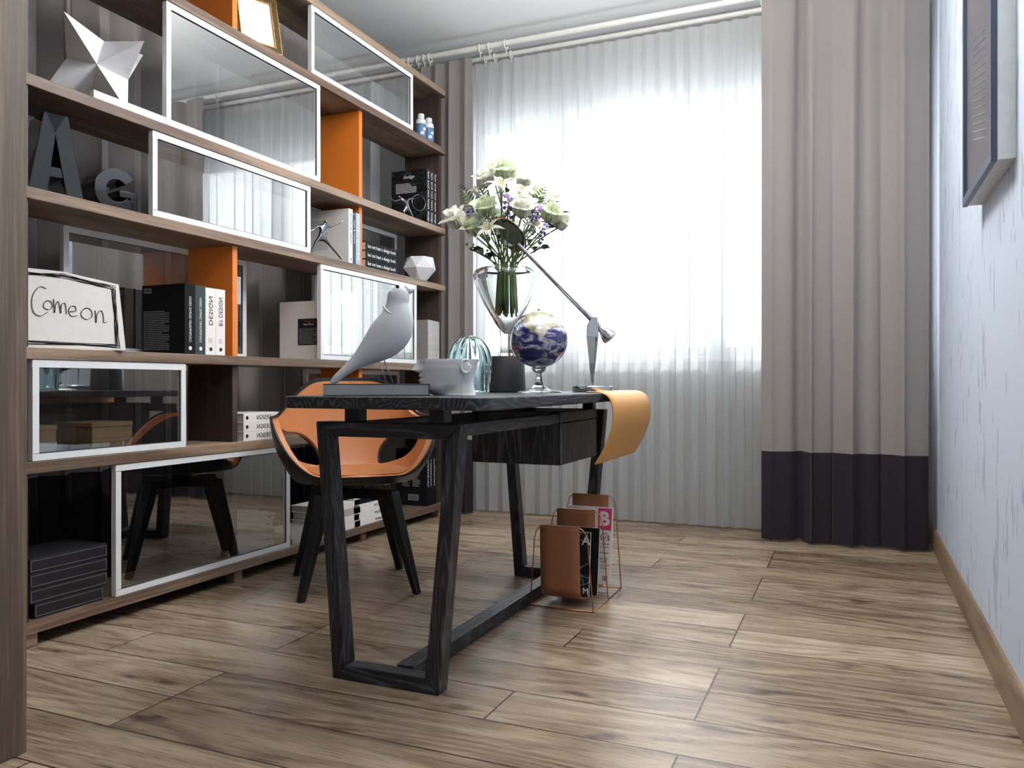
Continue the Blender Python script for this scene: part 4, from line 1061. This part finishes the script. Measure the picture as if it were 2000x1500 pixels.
# ------------------------------------------------------------------ bouquet
neck = Vector((vc.x, vc.y, ZT+.455))
def petal(m, L_, Wd, open_, curl, mat, cup=.3, tip=1.0):
    """petal growing from origin along +z leaning to +x"""
    def fn(u, v):
        s = u; w = Wd*sin(pi*min(1, s*.92+.05))**.6*(1-(s**6)*(1-.0 if tip > 1 else .3))
        if tip == 1: w = Wd*sin(pi*(.12+.79*s))**.5*(1-.12*s**6)
        if tip > 1: w = Wd*sin(pi*(s*.96+.02))**.9
        ang = open_*(s)+curl*s*s
        x = L_*s*sin(ang*.7); z = L_*s*cos(ang*.7)
        y = w*(v-.5); x += -cup*(abs(v-.5)*2)**2*w*.8
        return (x, y, z)
    m.grid(fn, 6, 6, mat)
def bloom_mesh(kind, seed):
    rnd = random.Random(seed); m = MB()
    if kind == 'peony':
        for n_, L_, W_, op in ((4, .028, .030, .10), (6, .034, .034, .38), (7, .038, .038, .72), (8, .041, .040, 1.1), (7, .041, .040, 1.5)):
            for i in range(n_):
                a = 2*pi*i/n_+rnd.uniform(-.2, .2); q = Matrix.Rotation(a, 4, 'Z') @ Matrix.Translation((.003+.002*op, 0, 0))
                petal(m, L_*rnd.uniform(.9, 1.1), W_*rnd.uniform(.85, 1.1), op+rnd.uniform(-.1, .1), -.75 if op < 1.2 else -.45, q, .5)
    elif kind == 'lily':
        for n_, W_ in ((3, .022), (3, .016)):
            for i in range(n_):
                a = 2*pi*i/3+(pi/3 if n_ == 3 and W_ < .02 else 0)+rnd.uniform(-.1, .1); q = Matrix.Rotation(a, 4, 'Z')
                petal(m, .062, W_, .55, 1.1, q, .25, 2)
    return m
stemsets = []
def rot_to(d):
    d = Vector(d).normalized(); return Vector((0, 0, 1)).rotation_difference(d).to_matrix().to_4x4()
def stem_pts(p, foot, n=14):
    nk = neck+Vector(((foot.x-neck.x)*.8, (foot.y-neck.y)*.8, 0)); pts = []
    for i in range(n+1):
        t = i/n
        # quadratic from neck to bloom with outward lean
        mid = Vector((nk.x*.55+p.x*.45, nk.y*.55+p.y*.45, nk.z+(p.z-nk.z)*.62))
        pts.append(nk*(1-t)**2+mid*2*t*(1-t)+p*t*t)
    return [foot, (foot+nk)/2]+pts
flowers = []
k_idx = 0
def flower(kind, u, v, dd, label, scale=1.0, seed=0, tilt=None):
    p = W(u, v, VD+dd); out = (p-(neck+Vector((0, 0, -.03)))).normalized()
    rnd = random.Random(seed*13+5)
    aa = rnd.uniform(0, 2*pi); rr = rnd.uniform(.015, .052)
    foot = Vector((neck.x+rr*cos(aa), neck.y+rr*sin(aa)*.8, ZT+.285+max(0, rr-.035)*1.3+rnd.uniform(0, .03)))
    names = {'peony': ('peony', 'flower', 'white peonies in the vase'), 'lily': ('lily', 'flower', 'white lilies in the vase'), 'purple': ('purple_flower', 'flower', 'purple flowers in the vase'),
             'fern': ('fern_frond', 'foliage', 'ferns in the vase'), 'sprig': ('leaf_sprig', 'foliage', 'leafy sprigs in the vase')}[kind]
    t_ = thing(names[0], label, names[1], foot, 0, names[2])
    T = Matrix.Translation(-foot)
    sp = [q-foot for q in stem_pts(p, foot)]
    MB().tube(sp, [.0042]*3+[.0030]*(len(sp)-3), 7).build('stem', 'stem', t_, smooth=179)
    # face outward and a little to the room
    d = (out*1.0+Vector((.15, -.55, .25))).normalized()
    Rm = Matrix.Translation(p-foot) @ rot_to(d) @ Matrix.Scale(scale*{'peony': 1.5, 'lily': 1.2, 'purple': 1.5}.get(kind, 1), 4)
    if kind in ('peony', 'lily'):
        m = bloom_mesh(kind, seed); mm = MB(); mm.add(m.v, m.f, Rm); bo = mm.build('bloom', 'petal' if kind == 'lily' or seed % 2 else 'petal_green', t_, smooth=179, weld=False)
        st = MB()
        if kind == 'lily':
            for i in range(6):
                a = i*1.05; st.tube([(0, 0, .004), (.006*cos(a), .006*sin(a), .03), (.010*cos(a), .010*sin(a), .042)], [.0007, .0007, .0016], 5, mat=Rm)
            st.build('stamen', 'stamen', bo)
        cal = MB()
        for i in range(5):
            a = 2*pi*i/5; petal(cal, .022, .010, 1.7, .3, Rm @ Matrix.Rotation(a, 4, 'Z') @ Matrix.Translation((0, 0, -.004)), .2, 2)
        cal.build('sepal', 'leaf', bo, smooth=179, weld=False)
    elif kind == 'purple':
        m = MB()
        for i in range(11):
            a = i*2.4; zz = -.035+i*.006; c0 = Vector((.009*cos(a), .009*sin(a), zz))
            for j in range(4): petal(m, .011, .008, 1.1, .3, Rm @ Matrix.Translation(c0) @ Matrix.Rotation(j*pi/2+a, 4, 'Z'), .2)
        m.build('bloom', 'purple', t_, smooth=179, weld=False)
    elif kind == 'fern':
        m = MB(); n = 14
        base = neck+(p-neck)*.50+Vector((0, 0, .02)); p = p+(p-neck)*.06; ln = (p-base).length; dr = (p-base).normalized(); sd = dr.cross(Vector((.2, -1, .1))).normalized()
        fwd = sd.cross(dr)
        for i in range(n):
            f = (i+1)/n; q = base+dr*ln*f; L_ = .040*sin(pi*(f*.8+.18))**.8
            for s_ in (-1, 1):
                dv = (sd*s_+dr*.55).normalized(); mt = Matrix.Identity(4); cc = dv.cross(fwd).normalized()
                for r_ in range(3): mt[r_][0] = fwd[r_]; mt[r_][1] = cc[r_]; mt[r_][2] = dv[r_]; mt[r_][3] = (q-foot)[r_]
                petal(m, L_, .0058, .1, .2, mt, .1, 2)
        m.build('leaf', 'leaf', t_, smooth=179, weld=False)
    elif kind == 'sprig':
        m = MB(); rnd = random.Random(seed)
        for i in range(7):
            f = 1-i*.09; q = sp[min(len(sp)-1, int(2+f*(len(sp)-3)))]; a = i*2.4
            dv = Vector((cos(a), sin(a)*.6, .35)).normalized()
            if (p.z < neck.z+.12): q = sp[-1-i//2]
            petal(m, .040, .026, .3, .4, Matrix.Translation(q) @ rot_to(dv), .15, 2)
        m.build('leaf', 'leaf', t_, smooth=179, weld=False)
    return t_
bl_ = [('peony', 900, 442, .00, 1.25, 'large pale green peony hanging farthest left in the bouquet'),
  ('peony', 932, 455, -.06, 1.15, 'peony just right of the farthest left bloom, above the leaf sprigs'),
  ('peony', 951, 366, .03, 1.1, 'upper left white peony of the bouquet, below the top sprig'),
  ('peony', 988, 352, .0, 1.2, 'white peony at the top centre of the bouquet'),
  ('peony', 1019, 422, -.10, 1.2, 'white peony in the middle, directly above the lamp head'),
  ('peony', 1070, 432, .0, 1.15, 'white peony on the right side of the bouquet'),
  ('peony', 1088, 446, .06, 1.0, 'peony farthest right in the bouquet'),
  ('peony', 953, 420, -.08, 1.15, 'white peony left of the lamp head'),
  ('peony', 1022, 366, .06, .95, 'upper right white peony near the top of the bouquet'),
  ('lily', 980, 378, -.10, 1.1, 'white star shaped lily under the top peony'),
  ('lily', 1016, 388, -.06, 1.0, 'white lily right of the central lily, above the middle peony'),
  ('lily', 1042, 455, -.05, 1.0, 'white lily low on the right beside the lamp arm'),
  ('lily', 958, 460, -.10, 1.0, 'white lily low on the left beside the lamp head'),
  ('lily', 935, 388, .05, 1.0, 'white lily on the upper left beside the fern'),
  ('lily', 1008, 455, .05, 1.0, 'white lily partly hidden behind the lamp head'),
  ('peony', 1045, 398, .08, 1.0, 'white peony behind the right purple flower'),
  ('peony', 975, 440, .08, 1.0, 'white peony low in the centre behind the lamp head'),
  ('lily', 962, 345, .06, 1.0, 'white lily at the upper left of the bouquet crown'),
  ('lily', 1072, 405, .04, 1.0, 'white lily above the right peony'),
  ('purple', 992, 402, -.12, 1.0, 'purple flower spike in the centre of the bouquet'),
  ('purple', 1044, 420, -.08, 1.1, 'purple flower spike on the right of the bouquet'),
  ('purple', 922, 425, -.06, .8, 'small purple flower on the left of the bouquet'),
  ('purple', 1062, 452, -.06, .7, 'small purple flower low on the right of the bouquet'),
  ('fern', 903, 372, .0, 1, 'fern frond reaching out on the left of the bouquet'),
  ('fern', 938, 368, .06, 1, 'fern frond on the upper left behind the white lily'),
  ('fern', 1060, 376, .0, 1, 'fern frond on the upper right of the bouquet'),
  ('fern', 1084, 392, .05, 1, 'fern frond farthest right in the bouquet'),
  ('sprig', 973, 326, .0, 1, 'leafy sprig at the very top of the bouquet'),
  ('sprig', 884, 408, .02, 1, 'leafy sprig at the far left edge of the bouquet'),
  ('sprig', 1098, 417, .0, 1, 'leafy sprig at the far right edge of the bouquet'),
  ('sprig', 918, 486, .0, 1, 'leafy sprig drooping at the lower left of the bouquet'),
  ('sprig', 948, 498, -.06, 1, 'leafy sprig drooping low beside the vase neck'),
  ('sprig', 1060, 482, .0, 1, 'leafy sprig at the lower right above the lamp arm'),
  ('sprig', 1056, 410, .0, 1, 'leafy sprig beside the right purple flower')]
for i, (kd, u, v, dd, sc_, lb) in enumerate(bl_): flower(kd, u, v, dd, lb, sc_, i+1)
# ------------------------------------------------------------------ magazine rack
rk = thing('magazine_rack', 'copper wire magazine rack with three brown leather slings on the floor', 'magazine rack', (-.953, 2.85, 0))
rl = Vector(rk.location)
def rpart(mb, name, mat, smooth=None, solid=0):
    o = mb.build(name, mat, rk, smooth=smooth, solid=solid); o.data.transform(Matrix.Translation(-rl)); return o
fy = [2.67, 2.85, 3.03]; hz = [.292, .326, .36]
for y, h in zip(fy, hz):
    xa, xb = -1.072, -.836; ta, tb = -1.052, -.862; r = .035; pts = [(xa, y, .003)]
    pts += [(ta-.004, y, h-r-.01)]
    pts += [(ta+r-r*cos(a), y, h-r+r*sin(a)) for a in [radians(15*i) for i in range(0, 7)]]
    pts += [(tb-r+r*sin(a), y, h-r+r*cos(a)) for a in [radians(15*i) for i in range(0, 7)]]
    pts += [(tb+.004, y, h-r-.01), (xb, y, .003)]
    rpart(MB().tube(pts, .0022, 8), 'wire_hoop', 'copper', 179)
bs = MB()
for x in (-1.072, -.836): bs.tube([(x, fy[0], .003), (x, fy[2], .003)], .002, 8)
for y in (fy[0], fy[2]): bs.tube([(-1.072, y, .003), (-.836, y, .003)], .002, 8)
rpart(bs, 'wire_base', 'copper', 179)
for (ya, ha, yb, hb) in ((fy[0], hz[0], fy[1], hz[1]), (fy[1]+.002, hz[1], fy[2], hz[2])):
    def sl(u, v, ya=ya, ha=ha, yb=yb, hb=hb):
        x = -1.035+.148*v
        L1 = ha-.075; Rr = (yb-ya)/2
        s = u*3
        if s < 1: return (x, ya+.010*sin(pi*s*.5)*s, ha+.002-(ha-.07)*s)
        if s < 2:
            a = (s-1)*pi; return (x, (ya+yb)/2-(Rr-.010)*cos(a), .07-.045*sin(a))
        s -= 2; return (x, yb-.010*(1-s), .07+(hb+.002-.07)*s)
    rpart(MB().grid(sl, 48, 4), 'leather_sling', 'sling_leather', 179, .003)
def magazine(label, y, x0, x1, z0, h, lean, mat, kind):
    t_ = thing('magazine', label, 'magazine', ((x0+x1)/2, y, z0)); t_.rotation_euler = (lean, 0, 0); w = (x1-x0)/2
    MB().box(-w, w, -.004, .004, 0, h).build('pages', 'paper_white', t_)
    MB().box(-w-.0005, w+.0005, -.0048, -.0041, 0, h).box(-w-.0005, w+.0005, .0041, .0048, 0, h).box(-w-.0012, -w-.0004, -.0048, .0048, 0, h).build('cover', mat, t_)
    Mx = lambda x, zz: basis((1, 0, 0), (0, 0, 1), (x, -.0052, zz))
    if kind == 'pink':
        MB().box(w-.055, w-.002, -.0053, -.0049, h-.085, h-.004).build('title_block', 'pink', t_)
        text_mesh('B', .07, 'paper_white', t_, basis((1, 0, 0), (0, 0, 1), (w-.03, -.0056, h-.045)), 'cover_text', bold=.003)
        for s_, zz, sz, mt in (('about', h-.098, .011, 'ink'), ('EVE', h-.115, .026, 'ink'), ('EASY FOR', h-.137, .009, 'red_ink'), ('all about you', h-.148, .007, 'ink'), ('AMERICA', h-.17, .009, 'ink'), ("IT'S SO", h-.192, .011, 'ink'), ('EASY', h-.203, .011, 'ink'), ('FASHION', h-.215, .011, 'red_ink'), ('look for', h-.227, .008, 'ink')):
            text_mesh(s_, sz, mt, t_, Mx(w-.028, zz), 'cover_text', True)
        m = MB()
        for i in range(9): m.box(w-.03+i*.0022, w-.029+i*.0022, -.0053, -.0049, .012, .032)
        m.build('barcode_bars', 'ink', t_)
    elif kind == 'dark':
        text_mesh('A', .05, 'white_ink', t_, Mx(w-.015, h-.03), 'cover_text', True)
        text_mesh('M', .03, 'white_ink', t_, Mx(w-.012, .02), 'cover_text', True)
    return t_
magazine('dark patterned magazine in the front leather sling', 2.70, -1.03, -.862, .045, .225, -.10, 'mag_dark', 'dark')
magazine('plain black magazine behind the patterned one in the front sling', 2.735, -1.02, -.842, .045, .235, -.14, 'black_cover', 'plain')
magazine('white magazine with a pink title block in the rear leather sling', 2.90, -1.02, -.842, .045, .285, -.12, 'paper_white', 'pink')
# ------------------------------------------------------------------ chair
def chair():
    ch = thing('armchair', 'tan leather bucket armchair with black shell and legs behind the desk', 'chair', (-1.83, 2.68, 0), radians(-50))
    ZS = .452
    def rim(a):   # a: degrees from the front, 0..180
        a = abs(a)
        def sm(x, e0, e1): t = min(1, max(0, (x-e0)/(e1-e0))); return t*t*(3-2*t)
        h = .012+.21*sm(a, 28, 84)+.155*sm(a, 118, 160)
        R = .285+.030*sm(a, 20, 80)-.0*sm(a, 100, 170)
        return h, R
    nA, nS = 240, 54
    def pt(a, s, off):
        h, R = rim(a)
        ar = radians(a); T = .54
        if s < T:
            r = (.235)*s/T; z = ZS-.022+.012*(s/T)**2
        else:
            t = (s-T)/(1-T); r = .235+(R-.235)*(1-(1-t)**1.6); z = ZS-.010+(h+.004)*t**1.25
            if abs(a) > 120: r += .025*t*(abs(a)-120)/60
        # squarer plan
        f = 1/(abs(cos(ar))**2.6+abs(sin(ar))**2.6)**(1/2.6); r *= f*.96
        # offset along an approximate normal
        tt = 0 if s < T else min(1, (s-T)/(1-T)*1.8)
        return Vector(((r+off*tt)*cos(ar), (r+off*tt)*sin(ar), z-off*(1-tt)))
    def hole(a, s):
        aa = abs(a); 
        # slanted teardrop between arm and backrest
        c0 = 148-(s-.56)/.34*36
        w = 17*(1-(abs(s-.735)/.185)**2.4) if abs(s-.735) < .185 else -1
        return abs(aa-c0) < w
    def sheet(off, s1):
        bm = bmesh.new(); vv = {}
        for i in range(nA):
            a = -180+360*i/nA
            for j in range(nS+1):
                s = .04+(s1-.04)*j/nS; vv[i, j] = bm.verts.new(pt(a, s, off))
        cen = bm.verts.new(pt(0, 0, off)); inner_loops = []
        for i in range(nA):
            k = (i+1) % nA; bm.faces.new((cen, vv[i, 0], vv[k, 0]))
            for j in range(nS):
                a = -180+360*(i+.5)/nA; s = .04+(s1-.04)*(j+.5)/nS
                if hole(a, s): continue
                bm.faces.new((vv[i, j], vv[k, j], vv[k, j+1], vv[i, j+1]))
        bmesh.ops.delete(bm, geom=[v for v in bm.verts if not v.link_faces], context='VERTS')
        for _ in range(14):
            new = {}
            for v in bm.verts:
                bes = [e for e in v.link_edges if e.is_boundary]
                if len(bes) == 2:
                    o_ = [e.other_vert(v).co for e in bes]; new[v] = v.co*.5+(o_[0]+o_[1])*.25
            for v, c_ in new.items(): v.co = c_
        for _ in range(2): bmesh.ops.smooth_vert(bm, verts=[v for v in bm.verts if not v.is_boundary], factor=.5, use_axis_x=True, use_axis_y=True, use_axis_z=True)
        bmesh.ops.recalc_face_normals(bm, faces=bm.faces)
        me = bpy.data.meshes.new('s'); bm.to_mesh(me); bm.free(); me.shade_smooth(); return me
    def put(me, name, mat, thick, bev):
        o = bpy.data.objects.new(name, me); me.name = name; C.objects.link(o); o.parent = ch; me.materials.append(M[mat])
        s = o.modifiers.new('s', 'SOLIDIFY'); s.thickness = thick; s.offset = 0; s.use_even_offset = False
        b = o.modifiers.new('b', 'BEVEL'); b.width = bev; b.segments = 3; b.limit_method = 'ANGLE'; b.angle_limit = radians(50)
        return o
    put(sheet(.017, 1.0), 'shell', 'black_shell', .008, .002)
    up = put(sheet(0, .985), 'upholstery', 'tan_leather', .022, .009)
    # seam where seat meets backrest
    sm_ = MB()
    pts = [pt(a, .60, -.0125)+Vector((0, 0, .001)) for a in range(152, 209, 3)]
    sm_.tube(pts, .0016, 6); sm_.build('seam', 'tan_leather', up, smooth=179)
    # base
    MB().lathe([(0, .385), (.05, .385), (.05, .405), (.035, .412), (.035, .425), (0, .425)], 24).build('swivel', 'black_shell', ch, smooth=40)
    for a in (0, 90): 
        m = MB(); R_ = Matrix.Rotation(radians(a+45), 4, 'Z'); zo = -.001*(a > 0)
        m.prism([(-.17, .35), (-.18, .385+zo), (.18, .385+zo), (.17, .35), (.10, .345), (-.10, .345)], 'y', -.024, .024, R_); m.build('cross_beam', 'black_wood', ch, bevel=.004)
    for a in (45, 135, 225, 315):
        ar = radians(a); m = MB(); d0 = Vector((cos(ar), sin(ar), 0)); top = d0*.175+Vector((0, 0, .382)); bot = d0*.302
        sd = Vector((-sin(ar), cos(ar), 0)); vs = []
        for p, w in ((bot, .014), (top, .027)):
            for x_, y_ in ((-1, -1), (1, -1), (1, 1), (-1, 1)): vs.append(p+d0*w*x_*.9+sd*w*y_)
        for i in range(4): vs[i].z = 0
        m.add(vs, [(0, 3, 2, 1), (4, 5, 6, 7), (0, 1, 5, 4), (1, 2, 6, 5), (2, 3, 7, 6), (3, 0, 4, 7)]); m.build('leg', 'black_wood', ch, bevel=.005)
chair()
# ------------------------------------------------------------------ light
wld = bpy.data.worlds.new('world'); bpy.context.scene.world = wld; wld.use_nodes = True
bg = wld.node_tree.nodes['Background']; bg.inputs[0].default_value = (.93, .97, 1, 1); bg.inputs[1].default_value = 4.4
def area(name, loc, rot, sx, sy, power, col=(1, 1, 1), portal=False):
    l = bpy.data.lights.new(name, 'AREA'); l.shape = 'RECTANGLE'; l.size = sx; l.size_y = sy; l.energy = power; l.color = col
    o = bpy.data.objects.new(name, l); C.objects.link(o); o.location = loc; o.rotation_euler = rot
    if portal: l.cycles.is_portal = True
    return o
area('window_portal', ((wx0+wx1)/2, WY+.26, (wz0+wz1)/2), (-pi/2, 0, 0), wx1-wx0, wz1-wz0, 1, portal=True)
area('camera_side_fill', (-.25, .8, CZ-.03), (0, 0, 0), .9, .9, 13, (1, .97, .93))  # added fill from the camera side, out of view, no real fixture
pl = bpy.data.lights.new('room_fill', 'POINT'); pl.energy = 54; pl.shadow_soft_size = .22; pl.color = (1, .975, .95)  # added point fill above the view, brightens drapes and ceiling
po = bpy.data.objects.new('room_fill', pl); C.objects.link(po); po.location = (-.65, 2.7, 2.38)
area('ceiling_upfill', (-.75, 2.5, 2.40), (pi, 0, 0), .5, .5, 55, (1, .98, .96))  # added upward fill, only there to brighten the ceiling
sun = bpy.data.lights.new('sun', 'SUN'); sun.energy = 2.5; sun.angle = radians(6); so = bpy.data.objects.new('sun', sun); C.objects.link(so)
so.rotation_euler = (radians(-52), 0, radians(14))
sc = bpy.context.scene
sc.view_settings.view_transform = 'Standard'; sc.view_settings.look = 'None'; sc.view_settings.gamma = 1; sc.view_settings.exposure = .34
sc.view_settings.use_curve_mapping = False
sc.cycles.max_bounces = 12; sc.cycles.transparent_max_bounces = 16; sc.cycles.sample_clamp_indirect = 6
sc.cycles.use_denoising = True
